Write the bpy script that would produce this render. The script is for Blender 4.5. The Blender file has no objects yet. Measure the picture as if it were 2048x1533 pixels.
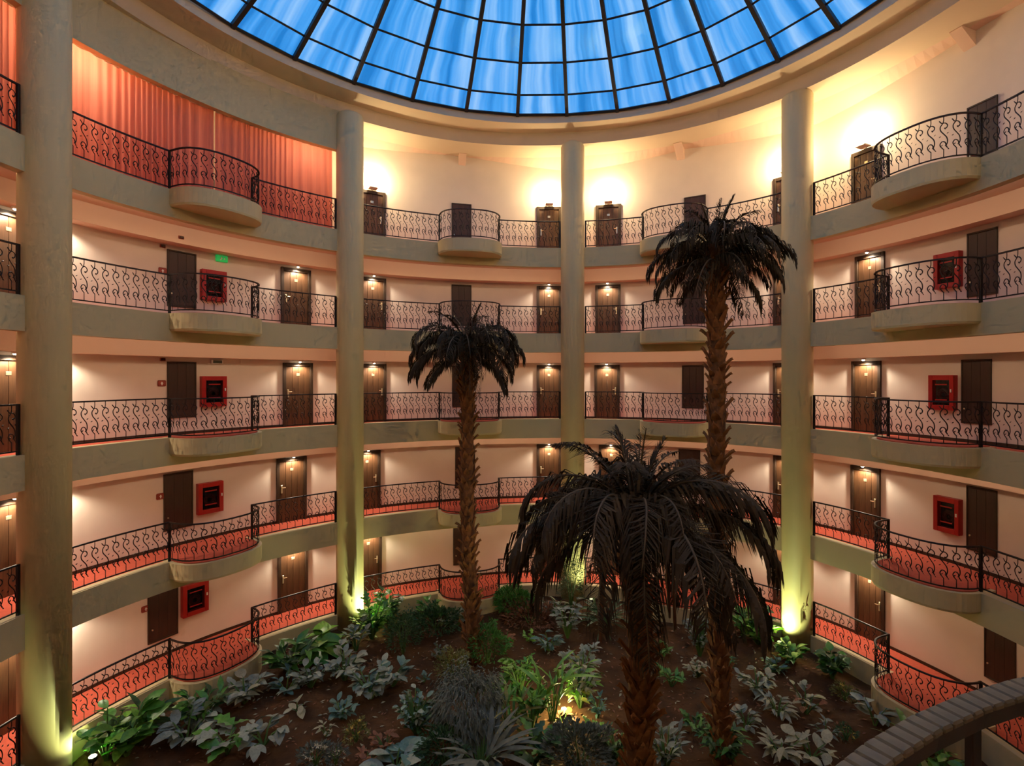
import bpy, bmesh, math, random
from mathutils import Vector, Matrix
import numpy as np

S = bpy.context.scene
COL = S.collection
PI = math.pi
rad = math.radians
random.seed(7)

# ------------------------------------------------------------------ camera, world, exposure
EYE = 7.39                                   # eye height above the ground-floor carpet
FPX = 1040.0                                 # focal length in pixels of a 2048 px wide frame
HORIZON = 755.0
cam_d = bpy.data.cameras.new('camera')
cam = bpy.data.objects.new('camera', cam_d); COL.objects.link(cam)
cam_d.sensor_width = 36.0
cam_d.lens = FPX / 2048 * 36.0
cam_d.shift_y = (HORIZON - 766.5) / 2048
cam_d.clip_start = 0.02
cam.location = (0, 0, EYE)
cam.rotation_euler = (PI / 2, 0, 0)
S.camera = cam

w = bpy.data.worlds.new('dusk_sky'); S.world = w
w.use_nodes = True
bg = w.node_tree.nodes['Background']
bg.inputs['Color'].default_value = (0.30, 0.60, 1.0, 1)
bg.inputs['Strength'].default_value = 0.88

S.view_settings.view_transform = 'Standard'
S.view_settings.look = 'None'
S.view_settings.gamma = 1.0
S.view_settings.use_curve_mapping = False
S.view_settings.exposure = 0.24
S.cycles.use_adaptive_sampling = True
S.cycles.adaptive_threshold = 0.07
S.cycles.adaptive_min_samples = 12
S.cycles.max_bounces = 4
S.cycles.diffuse_bounces = 3
S.cycles.glossy_bounces = 2
S.cycles.transmission_bounces = 2
S.cycles.transparent_max_bounces = 4
S.cycles.caustics_reflective = False
S.cycles.caustics_refractive = False
S.cycles.sample_clamp_indirect = 6.0

DOWN_W = 88.0        # spot over each room door
UP_W = 108.0          # up-light over each door of the top gallery
GARDEN_W = 115.0
FILL_STRIP = 4.6           # glow of unseen strips added behind the fascias as fill light

# ------------------------------------------------------------------ plan of the atrium
CX, CY = 0.57, 8.75
def knots(pairs, sigma=5):
    pairs = sorted(pairs)
    a = np.array([p[0] for p in pairs], float); r = np.array([p[1] for p in pairs], float)
    g = np.arange(0, 360, 1.0)
    v = np.interp(g, np.r_[a - 360, a, a + 360], np.r_[r, r, r])
    k = np.exp(-0.5 * (np.arange(-20, 21) / sigma) ** 2); k /= k.sum()
    vv = np.convolve(np.r_[v[-20:], v, v[:20]], k, 'valid')
    def f(t):
        t = math.degrees(t) % 360
        i = int(t) % 360; u = t - int(t)
        return float(vv[i] * (1 - u) + vv[(i + 1) % 360] * u)
    return f
edge_r = knots([(186, 9.75), (174, 9.80), (168, 9.78), (157, 9.56), (144, 9.43), (130, 9.29), (124, 9.28), (109, 9.24), (96, 9.30), (83, 9.58), (78, 9.62),
                (66, 9.76), (46, 10.0), (42, 9.96), (37, 9.84), (25, 9.5), (13, 9.36), (6.7, 9.16), (-10, 9.2), (-40, 9.5), (-94, 9.6), (215, 9.7)])
ring_r = knots([(190, 9.6), (165, 9.60), (129, 9.50), (124, 9.45), (108, 9.56), (83, 9.57), (78, 9.63), (58, 9.80), (42, 9.84), (38, 9.76), (16, 9.45), (-10, 9.4), (-94, 9.5)])
glass_r = knots([(190, 8.8), (157, 8.86), (150, 8.79), (139, 8.73), (128, 8.70), (115, 8.71), (103, 8.77), (92, 8.83), (82, 8.87), (71, 9.02), (60, 9.14),
                 (53, 9.12), (40, 8.99), (30, 8.92), (23, 8.80), (-10, 8.7), (-94, 8.75)], 4)
GAL = 1.5                                    # width of a gallery
wall_r = lambda t: edge_r(t) + GAL
def P(t, r, z): return Vector((CX + r * math.cos(t), CY + r * math.sin(t), z))
def theta_on(rf, px):                        # angle where the view ray through image column px meets the curve rf
    k = (px - 1024) / FPX
    best = None
    for i in range(4000):
        t = rad(-20) + i * rad(220) / 4000
        p = P(t, rf(t), 0)
        if p.y <= 0.3: continue
        e = abs(p.x - k * p.y) / p.y
        if best is None or e < best[0]: best = (e, t)
    return best[1]
def at(px, py, depth): return Vector(((px - 1024) / FPX * depth, depth, EYE - (py - HORIZON) / FPX * depth))

def wall_rot(t):                             # turn of a thing that faces the atrium flat on the wall
    d = P(t + .01, wall_r(t + .01), 0) - P(t - .01, wall_r(t - .01), 0)
    return math.atan2(-d.y, -d.x)
FLOOR = [0.0, 2.83, 5.83, 8.83, 11.83]
CURB = 0.10
FASC = 0.67
COLT = [rad(a) for a in (216.5, 171.6, 127.0, 80.7, 39.3, -5.5, -50.0, -95.0)]
COL_R = 0.41
BAYM = [rad(a) for a in (194.0, 150.4, 102.6, 60.6, 18.9)]     # centre angle of each bay's balcony
GNAME = ['ground gallery', 'second gallery', 'third gallery', 'fourth gallery', 'top gallery']
BNAME = ['left of the leftmost column', 'between the first and second columns', 'between the second and third columns',
         'between the third and fourth columns', 'right of the fourth column']

# ------------------------------------------------------------------ materials
def mat(name, col, rough=0.6, noise=0.0, scale=6.0, bump=0.0, bscale=40.0, metal=0.0, stretch=None, col2=None, spec=0.5, transl=0.0):
    m = bpy.data.materials.new(name); m.use_nodes = True
    nt = m.node_tree; b = nt.nodes['Principled BSDF']
    b.inputs['Base Color'].default_value = (*col, 1); b.inputs['Roughness'].default_value = rough
    b.inputs['Metallic'].default_value = metal
    b.inputs['Specular IOR Level'].default_value = spec
    tc = nt.nodes.new('ShaderNodeTexCoord'); mp = nt.nodes.new('ShaderNodeMapping')
    nt.links.new(tc.outputs['Object'], mp.inputs['Vector'])
    if stretch: mp.inputs['Scale'].default_value = stretch
    if noise or col2:
        n = nt.nodes.new('ShaderNodeTexNoise'); n.inputs['Scale'].default_value = scale; n.inputs['Detail'].default_value = 5
        nt.links.new(mp.outputs['Vector'], n.inputs['Vector'])
        r = nt.nodes.new('ShaderNodeValToRGB')
        c2 = col2 if col2 else tuple(c * (1 - noise) for c in col)
        r.color_ramp.elements[0].position = 0.3; r.color_ramp.elements[1].position = 0.72
        r.color_ramp.elements[0].color = (*c2, 1); r.color_ramp.elements[1].color = (*col, 1)
        nt.links.new(n.outputs['Fac'], r.inputs['Fac']); nt.links.new(r.outputs['Color'], b.inputs['Base Color'])
    if bump:
        n2 = nt.nodes.new('ShaderNodeTexNoise'); n2.inputs['Scale'].default_value = bscale; n2.inputs['Detail'].default_value = 4
        nt.links.new(mp.outputs['Vector'], n2.inputs['Vector'])
        bp = nt.nodes.new('ShaderNodeBump'); bp.inputs['Strength'].default_value = bump; bp.inputs['Distance'].default_value = 0.02
        nt.links.new(n2.outputs['Fac'], bp.inputs['Height']); nt.links.new(bp.outputs['Normal'], b.inputs['Normal'])
    if transl > 0.35:
        t = nt.nodes.new('ShaderNodeBsdfTranslucent'); t.inputs['Color'].default_value = (*col, 1)
        if noise or col2: nt.links.new(r.outputs['Color'], t.inputs['Color'])
        mx = nt.nodes.new('ShaderNodeMixShader'); mx.inputs['Fac'].default_value = transl
        out = nt.nodes['Material Output']
        nt.links.new(b.outputs['BSDF'], mx.inputs[1]); nt.links.new(t.outputs['BSDF'], mx.inputs[2]); nt.links.new(mx.outputs['Shader'], out.inputs['Surface'])
    return m
def emis(name, col, s):
    m = bpy.data.materials.new(name); m.use_nodes = True
    nt = m.node_tree; b = nt.nodes['Principled BSDF']
    b.inputs['Base Color'].default_value = (*col, 1)
    b.inputs['Emission Color'].default_value = (*col, 1); b.inputs['Emission Strength'].default_value = s
    return m
M = {}
M['fascia'] = mat('beige_fascia_paint', (0.66, 0.53, 0.29), 0.7, noise=0.05, scale=1.5)
M['column'] = mat('cream_column_paint', (0.70, 0.57, 0.32), 0.65, noise=0.05, scale=1.2)
M['wall'] = mat('cream_wall_plaster', (0.82, 0.70, 0.60), 0.8, noise=0.06, scale=1.6, bump=0.05)
M['topwall'] = M['wall']
M['ceiling'] = mat('salmon_ceiling_paint', (0.80, 0.56, 0.43), 0.8)
M['ring'] = mat('pale_ring_plaster', (0.76, 0.60, 0.42), 0.75, noise=0.04, scale=1.0)
M['carpet'] = mat('red_carpet', (0.66, 0.115, 0.062), 0.95, noise=0.18, scale=14, bump=0.3, bscale=120)
M['iron'] = mat('dark_wrought_iron', (0.022, 0.015, 0.013), 0.45, metal=0.4)
M['wood'] = mat('brown_door_wood', (0.12, 0.055, 0.022), 0.45, col2=(0.065, 0.028, 0.012), scale=3.0, stretch=(9, 9, 0.8))
M['frame'] = mat('dark_door_frame', (0.05, 0.026, 0.012), 0.5, col2=(0.034, 0.017, 0.008), scale=4, stretch=(6, 6, 0.8))
M['hatch'] = mat('dark_brown_panel', (0.060, 0.026, 0.016), 0.5, col2=(0.042, 0.018, 0.012), scale=3, stretch=(8, 8, 0.6))
M['brass'] = mat('pale_brass', (0.85, 0.74, 0.50), 0.3, metal=0.8)
M['slat'] = mat('dappled_wood_slat', (0.30, 0.26, 0.16), 0.5, col2=(0.07, 0.055, 0.035), scale=11)  # dappled light put into the slat colour as pale and dark mottling
M['white'] = mat('white_plastic', (0.85, 0.84, 0.80), 0.5)
M['red'] = mat('red_enamel', (0.40, 0.010, 0.010), 0.4)
M['dark'] = mat('black_interior', (0.012, 0.009, 0.010), 0.5)
M['hose'] = mat('red_hose', (0.10, 0.012, 0.012), 0.6)
M['sign'] = mat('red_brown_sign', (0.33, 0.055, 0.035), 0.5)
M['bulb'] = emis('warm_lamp_glow', (1.0, 0.86, 0.62), 25)
M['fill_strip'] = emis('added_fill_glow', (1.0, 0.78, 0.55), FILL_STRIP)  # emission of the added fill strips
M['lens'] = emis('dim_lamp_lens', (0.95, 1.0, 0.6), 0.6)
M['exit'] = emis('green_exit_glow', (0.02, 0.50, 0.10), 0.35)
M['steel'] = mat('dark_dome_steel', (0.018, 0.012, 0.014), 0.5)
M['soil'] = mat('dark_brown_soil', (0.12, 0.048, 0.013), 0.95, col2=(0.045, 0.018, 0.006), scale=1.7, bump=1.0, bscale=9)
M['curtain'] = mat('coral_curtain', (0.74, 0.25, 0.19), 0.85, transl=0.4, noise=0.15, scale=2, stretch=(14, 14, 0.3))
M['trunk'] = mat('palm_bark', (0.28, 0.11, 0.038), 0.9, col2=(0.07, 0.030, 0.012), scale=6, bump=0.6, bscale=25)
M['scale'] = mat('palm_leaf_base', (0.36, 0.15, 0.045), 0.85, col2=(0.14, 0.055, 0.02), scale=5)
M['frond'] = mat('dark_dry_frond', (0.085, 0.060, 0.038), 0.9, col2=(0.040, 0.028, 0.018), scale=3, spec=0.15)
M['frondrib'] = mat('frond_rib', (0.10, 0.070, 0.040), 0.7)
M['deadfrond'] = mat('brown_dead_frond', (0.16, 0.085, 0.05), 0.8)
M['silver'] = mat('silver_leaf', (0.30, 0.36, 0.32), 0.5, col2=(0.19, 0.25, 0.22), scale=8, transl=0.2)
M['pale'] = mat('pale_leaf', (0.40, 0.41, 0.30), 0.5, col2=(0.26, 0.28, 0.20), scale=8, transl=0.2)
M['green'] = mat('green_leaf', (0.09, 0.30, 0.05), 0.4, col2=(0.05, 0.19, 0.03), scale=8, transl=0.25)
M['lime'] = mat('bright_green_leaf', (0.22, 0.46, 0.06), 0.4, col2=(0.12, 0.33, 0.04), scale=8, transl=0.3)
M['dgreen'] = mat('dark_green_leaf', (0.045, 0.13, 0.045), 0.45, col2=(0.025, 0.08, 0.03), scale=8, transl=0.2)
M['teal'] = mat('bluish_leaf', (0.14, 0.27, 0.25), 0.45, col2=(0.08, 0.18, 0.17), scale=8, transl=0.2)
M['olive'] = mat('olive_leaf', (0.24, 0.24, 0.06), 0.5, col2=(0.14, 0.15, 0.04), scale=8, transl=0.25)
M['grey'] = mat('grey_green_foliage', (0.17, 0.20, 0.17), 0.6, col2=(0.10, 0.12, 0.10), scale=8, transl=0.15)
M['brown'] = mat('dry_brown_leaf', (0.30, 0.13, 0.07), 0.7, col2=(0.18, 0.07, 0.04), scale=8, transl=0.2)
M['yellow'] = mat('yellow_petal', (0.75, 0.55, 0.10), 0.6)
M['cream'] = mat('cream_petal', (0.70, 0.68, 0.50), 0.6)
M['stem'] = mat('green_stem', (0.10, 0.20, 0.05), 0.6)

# streaky tinted glass of the dome: clear to the sky, streaks of light put into the tint as soft bands down the slope
def glass_mat():
    m = bpy.data.materials.new('streaky_blue_glass'); m.use_nodes = True
    nt = m.node_tree
    for n in list(nt.nodes):
        if n.type != 'OUTPUT_MATERIAL': nt.nodes.remove(n)
    out = nt.nodes['Material Output']
    tc = nt.nodes.new('ShaderNodeTexCoord'); mp = nt.nodes.new('ShaderNodeMapping'); mp.inputs['Scale'].default_value = (0.5, 7.0, 1)
    oi = nt.nodes.new('ShaderNodeObjectInfo')
    n = nt.nodes.new('ShaderNodeTexNoise'); n.noise_dimensions = '4D'; n.inputs['Scale'].default_value = 0.5; n.inputs['Detail'].default_value = 3
    mu = nt.nodes.new('ShaderNodeMath'); mu.operation = 'MULTIPLY'; mu.inputs[1].default_value = 8
    nt.links.new(oi.outputs['Random'], mu.inputs[0]); nt.links.new(mu.outputs[0], n.inputs['W'])
    nt.links.new(tc.outputs['UV'], mp.inputs['Vector']); nt.links.new(mp.outputs['Vector'], n.inputs['Vector'])
    r = nt.nodes.new('ShaderNodeValToRGB')
    e = r.color_ramp.elements
    e[0].position = 0.36; e[0].color = (0.05, 0.36, 0.66, 1)
    e[1].position = 0.66; e[1].color = (1.0, 0.98, 1.0, 1)
    x = e.new(0.48); x.color = (0.20, 0.60, 0.90, 1)
    nt.links.new(n.outputs['Fac'], r.inputs['Fac'])
    t = nt.nodes.new('ShaderNodeBsdfTransparent'); nt.links.new(r.outputs['Color'], t.inputs['Color'])
    g = nt.nodes.new('ShaderNodeBsdfGlossy'); g.inputs['Roughness'].default_value = 0.15; g.inputs['Color'].default_value = (0.8, 0.85, 0.9, 1)
    mx = nt.nodes.new('ShaderNodeMixShader'); mx.inputs['Fac'].default_value = 0.04
    nt.links.new(t.outputs[0], mx.inputs[1]); nt.links.new(g.outputs[0], mx.inputs[2]); nt.links.new(mx.outputs[0], out.inputs['Surface'])
    return m
M['glass'] = glass_mat()
def clear_glass():
    m = bpy.data.materials.new('cabinet_glass'); m.use_nodes = True
    nt = m.node_tree
    for n in list(nt.nodes):
        if n.type != 'OUTPUT_MATERIAL': nt.nodes.remove(n)
    t = nt.nodes.new('ShaderNodeBsdfTransparent'); t.inputs['Color'].default_value = (0.75, 0.75, 0.75, 1)
    g = nt.nodes.new('ShaderNodeBsdfGlossy'); g.inputs['Roughness'].default_value = 0.05
    mx = nt.nodes.new('ShaderNodeMixShader'); mx.inputs['Fac'].default_value = 0.025
    nt.links.new(t.outputs[0], mx.inputs[1]); nt.links.new(g.outputs[0], mx.inputs[2]); nt.links.new(mx.outputs[0], nt.nodes['Material Output'].inputs['Surface'])
    return m
M['pane'] = clear_glass()

# ------------------------------------------------------------------ helpers
def link(o, parent=None):
    COL.objects.link(o)
    if parent is not None: o.parent = parent
    return o
def mesh(name, verts, faces, material, smooth=False):
    me = bpy.data.meshes.new(name)
    me.from_pydata([tuple(v) for v in verts], [], faces)
    if material: me.materials.append(M[material] if isinstance(material, str) else material)
    if smooth: me.polygons.foreach_set('use_smooth', [True] * len(me.polygons))
    me.update()
    return me
def obj(name, me, parent=None, loc=(0, 0, 0), rot=(0, 0, 0), scale=None):
    o = bpy.data.objects.new(name, me)
    o.location = loc; o.rotation_euler = rot
    if scale is not None: o.scale = scale if hasattr(scale, '__len__') else (scale,) * 3
    return link(o, parent)
def empty(name, loc=(0, 0, 0), rotz=0):
    o = bpy.data.objects.new(name, None); o.empty_display_size = 0.1
    o.location = loc; o.rotation_euler = (0, 0, rotz)
    return link(o)
def tag(o, label, cat=None, group=None, kind=None):
    o['label'] = label
    if cat: o['category'] = cat
    if group: o['group'] = group
    if kind: o['kind'] = kind
    return o
class MB:
    """collects geometry of one mesh"""
    def __init__(s): s.v = []; s.f = []
    def add(s, v, f):
        n = len(s.v); s.v += [Vector(x) for x in v]; s.f += [tuple(i + n for i in q) for q in f]
    def box(s, a, b, bev=0.0):
        x0, y0, z0 = a; x1, y1, z1 = b
        if bev <= 0:
            v = [(x, y, z) for z in (z0, z1) for y in (y0, y1) for x in (x0, x1)]
            s.add(v, [(0, 2, 3, 1), (4, 5, 7, 6), (0, 1, 5, 4), (2, 6, 7, 3), (0, 4, 6, 2), (1, 3, 7, 5)])
        else:
            bm = bmesh.new(); bmesh.ops.create_cube(bm, size=1)
            for q in bm.verts: q.co = Vector(((x0 + x1) / 2 + q.co.x * (x1 - x0), (y0 + y1) / 2 + q.co.y * (y1 - y0), (z0 + z1) / 2 + q.co.z * (z1 - z0)))
            bmesh.ops.bevel(bm, geom=bm.edges[:], offset=bev, segments=1, affect='EDGES')
            bm.verts.index_update()
            s.add([q.co.copy() for q in bm.verts], [[q.index for q in f.verts] for f in bm.faces]); bm.free()
    def tube(s, pts, rr, n=6, cap=True, closed=False):
        pts = [Vector(p) for p in pts]; k = len(pts)
        if not hasattr(rr, '__len__'): rr = [rr] * k
        up = Vector((0, 0, 1)); v = []; f = []
        prev = None
        for i, p in enumerate(pts):
            d = (pts[min(i + 1, k - 1)] - pts[max(i - 1, 0)])
            if d.length < 1e-9: d = Vector((0, 0, 1))
            d.normalize()
            if prev is None:
                a = d.cross(up)
                if a.length < 1e-3: a = d.cross(Vector((0, 1, 0)))
                a.normalize()
            else:
                a = prev - d * prev.dot(d)
                if a.length < 1e-6: a = d.cross(up)
                a.normalize()
            prev = a; b = d.cross(a)
            for j in range(n):
                t = 2 * PI * j / n
                v.append(p + (a * math.cos(t) + b * math.sin(t)) * rr[i])
        for i in range(k - 1):
            for j in range(n):
                f.append((i * n + j, i * n + (j + 1) % n, (i + 1) * n + (j + 1) % n, (i + 1) * n + j))
        if cap:
            f.append(tuple(range(n - 1, -1, -1))); f.append(tuple((k - 1) * n + j for j in range(n)))
        s.add(v, f)
    def cyl(s, c, r, z0, z1, n=24, r2=None):
        r2 = r if r2 is None else r2
        v = [(c[0] + r * math.cos(2 * PI * j / n), c[1] + r * math.sin(2 * PI * j / n), z0) for j in range(n)]
        v += [(c[0] + r2 * math.cos(2 * PI * j / n), c[1] + r2 * math.sin(2 * PI * j / n), z1) for j in range(n)]
        s.add(v, [(j, (j + 1) % n, n + (j + 1) % n, n + j) for j in range(n)] + [tuple(range(n - 1, -1, -1)), tuple(range(n, 2 * n))])
    def lathe(s, prof, n=24):
        v = []; f = []
        for r, z in prof:
            for j in range(n): v.append((r * math.cos(2 * PI * j / n), r * math.sin(2 * PI * j / n), z))
        for i in range(len(prof) - 1):
            for j in range(n): f.append((i * n + j, i * n + (j + 1) % n, (i + 1) * n + (j + 1) % n, (i + 1) * n + j))
        f.append(tuple(range(n - 1, -1, -1))); f.append(tuple((len(prof) - 1) * n + j for j in range(n)))
        s.add(v, f)
    def prism(s, pts2, z0, z1):          # closed outline (x,y) extruded
        n = len(pts2)
        v = [(x, y, z0) for x, y in pts2] + [(x, y, z1) for x, y in pts2]
        s.add(v, [(j, (j + 1) % n, n + (j + 1) % n, n + j) for j in range(n)] + [tuple(range(n - 1, -1, -1)), tuple(range(n, 2 * n))])
    def sweep(s, path, prof, closed=False):
        """prof: list of (offset along left normal, z) closed outline swept along a horizontal path of (x,y) points with z base"""
        n = len(path); k = len(prof); v = []; f = []
        for i, p in enumerate(path):
            a = path[(i - 1) % n] if (closed or i > 0) else path[0]
            b = path[(i + 1) % n] if (closed or i < n - 1) else path[-1]
            d = Vector((b[0] - a[0], b[1] - a[1])); d.normalize(); nn = Vector((-d.y, d.x))
            for o, z in prof: v.append((p[0] + nn.x * o, p[1] + nn.y * o, z))
        m = n if closed else n - 1
        for i in range(m):
            i2 = (i + 1) % n
            for j in range(k): f.append((i * k + j, i * k + (j + 1) % k, i2 * k + (j + 1) % k, i2 * k + j))
        if not closed:
            f.append(tuple(range(k - 1, -1, -1))); f.append(tuple((n - 1) * k + j for j in range(k)))
        s.add(v, f)
    def mesh(s, name, material, smooth=False, norm=False):
        me = mesh(name, s.v, s.f, material, smooth)
        if norm:
            bm = bmesh.new(); bm.from_mesh(me); bmesh.ops.recalc_face_normals(bm, faces=bm.faces[:]); bm.to_mesh(me); bm.free()
        return me
    def build(s, name, material, parent=None, smooth=False, loc=(0, 0, 0), rot=(0, 0, 0), norm=True):
        return obj(name, s.mesh(name, material, smooth, norm), parent, loc, rot)

def ring_solid(name, prof, t0=0.0, t1=2 * PI, n=240, material='fascia', kind='structure', label=None, parent=None):
    """prof: closed list of (radius function, z or z function)"""
    full = abs(t1 - t0 - 2 * PI) < 1e-6
    k = len(prof); v = []; f = []
    cnt = n if full else n + 1
    for i in range(cnt):
        t = t0 + (t1 - t0) * i / n
        for rf, z in prof: v.append(P(t, rf(t), z(t) if callable(z) else z))
    for i in range(n):
        i2 = (i + 1) % cnt
        for j in range(k): f.append((i * k + j, i * k + (j + 1) % k, i2 * k + (j + 1) % k, i2 * k + j))
    if not full:
        f.append(tuple(range(k - 1, -1, -1))); f.append(tuple((cnt - 1) * k + j for j in range(k)))
    mb = MB(); mb.v = v; mb.f = f
    o = mb.build(name, material, parent)
    if kind and parent is None: o['kind'] = kind
    if label: o['label'] = label
    return o
def off(rf, d): return lambda t: rf(t) + d

# ------------------------------------------------------------------ setting: galleries
a_ = 1.02; b_ = 0.86
def bulge_outline(m, grow=0.0, n=28, half=False, aa=a_, bb=b_, ex=2.5):
    """points (x,y) of a balcony's rounded outline from its larger-angle end to its smaller-angle end"""
    c = P(m, edge_r(m), 0); inn = Vector((-math.cos(m), -math.sin(m), 0)); tt = Vector((-math.sin(m), math.cos(m), 0))
    pts = []
    for i in range(n + 1):
        ph = PI * i / n
        cx = math.copysign(abs(math.cos(ph)) ** (2 / ex), math.cos(ph)); sx = abs(math.sin(ph)) ** (2 / ex)
        p = c + tt * ((aa + grow) * cx) + inn * ((bb + grow) * sx)
        pts.append((p.x, p.y))
    return pts, c, inn, tt
for k, F in enumerate(FLOOR):
    top = F + CURB
    low = top - FASC if k else -1.2
    ring_solid('trim_%d' % (k + 1), [(edge_r, low), (off(edge_r, .22), low), (off(edge_r, .22), top), (edge_r, top)],
               material='fascia', label='beige fascia band along the edge of the ' + GNAME[k])
    ring_solid('floor' if k == 0 else 'floor', [(off(edge_r, .2), F - .3), (off(wall_r, .1), F - .3), (off(wall_r, .1), F), (off(edge_r, .2), F)],
               material='carpet', label='red carpet of the ' + GNAME[k])
    hi = (FLOOR[k + 1] + CURB - FASC) if k < 4 else 15.6
    ring_solid('wall_gallery', [(wall_r, F - .2), (off(wall_r, .2), F - .2), (off(wall_r, .2), hi + .3), (wall_r, hi + .3)],
               material='wall', label='cream plaster back wall of the ' + GNAME[k])
    if k < 4:
        hc = hi + .13
        o = ring_solid('added_fill_strip', [(off(edge_r, .225), hi + .03), (off(edge_r, .25), hi + .03), (off(edge_r, .25), hi + .10), (off(edge_r, .225), hi + .10)], n=96,
                   material='fill_strip', label='added unseen fill light strip behind the fascia over the ' + GNAME[k])  # unseen emitter added to brighten the gallery ceiling and wall
        ring_solid('ceiling', [(off(edge_r, .1), hc), (off(wall_r, .1), hc), (off(wall_r, .1), FLOOR[k + 1] - .31), (off(edge_r, .1), FLOOR[k + 1] - .31)][::-1],
                   material='ceiling', label='pale ceiling over the ' + GNAME[k])
        zb = F + 2.10
        ring_solid('trim_%d' % (k + 11), [(off(wall_r, -.42), zb), (off(wall_r, .05), zb), (off(wall_r, .05), hi + .15), (off(wall_r, -.42), hi + .15)],
                   material='ceiling', label='dropped ceiling strip along the wall of the ' + GNAME[k])
    ring_solid('baseboard_%d' % (k + 1), [(off(wall_r, -.015), F), (off(wall_r, .02), F), (off(wall_r, .02), F + .08), (off(wall_r, -.015), F + .08)],
               material='frame', label='dark baseboard of the ' + GNAME[k])
    for bi, m in enumerate(BAYM):
        if bi == 0: continue
        pts, c, inn, tt = bulge_outline(m, .07)
        e0 = (pts[0][0] - inn.x * .3, pts[0][1] - inn.y * .3); e1 = (pts[-1][0] - inn.x * .3, pts[-1][1] - inn.y * .3)
        mb = MB()
        zt = top - .004; zl = top - .43 if k else -1.1
        ol = [e0] + pts + [e1]; n = len(ol)
        cxx = sum(p[0] for p in ol) / n; cyy = sum(p[1] for p in ol) / n
        sh = lambda p, q: (p[0] + (cxx - p[0]) * q, p[1] + (cyy - p[1]) * q)
        rings = [(ol, zt), (ol, zl + .05), ([sh(p, .03) for p in ol], zl)]
        v = []; f = []
        for rr, z in rings: v += [(x, y, z) for x, y in rr]
        for q in range(2):
            for j in range(n): f.append((q * n + j, q * n + (j + 1) % n, (q + 1) * n + (j + 1) % n, (q + 1) * n + j))
        f.append(tuple(range(n))); f.append(tuple(2 * n + j for j in range(n - 1, -1, -1)))
        mb.add(v, f)
        o = mb.build('balcony_slab', 'fascia'); tag(o, 'rounded beige balcony slab of the %s, %s' % (GNAME[k], BNAME[bi]), kind='structure')
        mb = MB()                                       # carpet on the balcony
        ip = bulge_outline(m, -.03)[0]
        ins = [(ip[0][0] - inn.x * .27, ip[0][1] - inn.y * .27)] + ip + [(ip[-1][0] - inn.x * .27, ip[-1][1] - inn.y * .27)]
        mb.prism(ins, top - .10, top + .012)
        o = mb.build('balcony_carpet', 'carpet'); tag(o, 'red carpet on the rounded balcony of the %s, %s' % (GNAME[k], BNAME[bi]), kind='structure')

# columns
for i, t in enumerate(COLT):
    p = P(t, edge_r(t) + .05, 0)
    mb = MB()
    zt = 15.58
    mb.lathe([(COL_R, -.9), (COL_R, zt - .12), (COL_R - .03, zt - .05), (COL_R - .12, zt)], 40)
    o = mb.build('column', 'column', loc=(p.x, p.y, 0), smooth=True)
    for pl in o.data.polygons: pl.use_smooth = abs(pl.normal.z) < .9
    tag(o, 'round cream concrete column, %s' % (['outside the left edge of view', 'leftmost and nearest of four', 'second from the left', 'third from the left, farthest away', 'fourth from the left', 'outside the right edge of view', 'behind the viewer', 'behind the viewer'][i]), kind='structure')

# ring beam below the dome, in three steps
HB = EYE + 8.17; HS = EYE + 8.60; HG = EYE + 8.87
ring_solid('trim_21', [(ring_r, HB), (off(ring_r, 1.15), HB), (off(ring_r, 1.15), HG), (glass_r, HG), (glass_r, HS), (ring_r, HS)],
           material='ring', label='stepped cream ring beam carrying the glass dome')
# folded ceiling of the top gallery
bay_c = [(COLT[i] + COLT[i + 1]) / 2 for i in range(5)]
allc = sorted([math.degrees(x) % 360 for x in COLT])
def fold(t):
    d = math.degrees(t) % 360
    q = min(min(abs(d - c), 360 - abs(d - c)) for c in allc)
    return EYE + 7.68 + (8.17 - 7.68) * min(1, q / 21.0)
ring_solid('ceiling', [(off(ring_r, 1.0), HB + .01), (off(wall_r, .15), fold), (off(wall_r, .15), HB + .5), (off(ring_r, 1.0), HB + .5)], n=320,
           material='ceiling', label='folded pale ceiling over the top gallery')
for i in range(1, 5):                                    # radial roof beams
    m = BAYM[i] + (rad(.4))
    d = Vector((math.cos(m), math.sin(m), 0)); s_ = Vector((-math.sin(m), math.cos(m), 0))
    r0 = ring_r(m) + .9; r1 = wall_r(m) + .1
    v = []
    for r, z in ((r0, HB - .02), (r1, HB - .42), (r1, HB + .3), (r0, HB + .3)):
        for q in (-.13, .13): v.append(P(m, r, z) + s_ * q)
    mb = MB(); mb.add(v, [(0, 1, 3, 2), (2, 3, 5, 4), (4, 5, 7, 6), (6, 7, 1, 0), (0, 2, 4, 6), (1, 7, 5, 3)])
    o = mb.build('roof_beam', 'ceiling'); tag(o, 'sloping cream roof beam over the top gallery, ' + BNAME[i], kind='structure')

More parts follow.
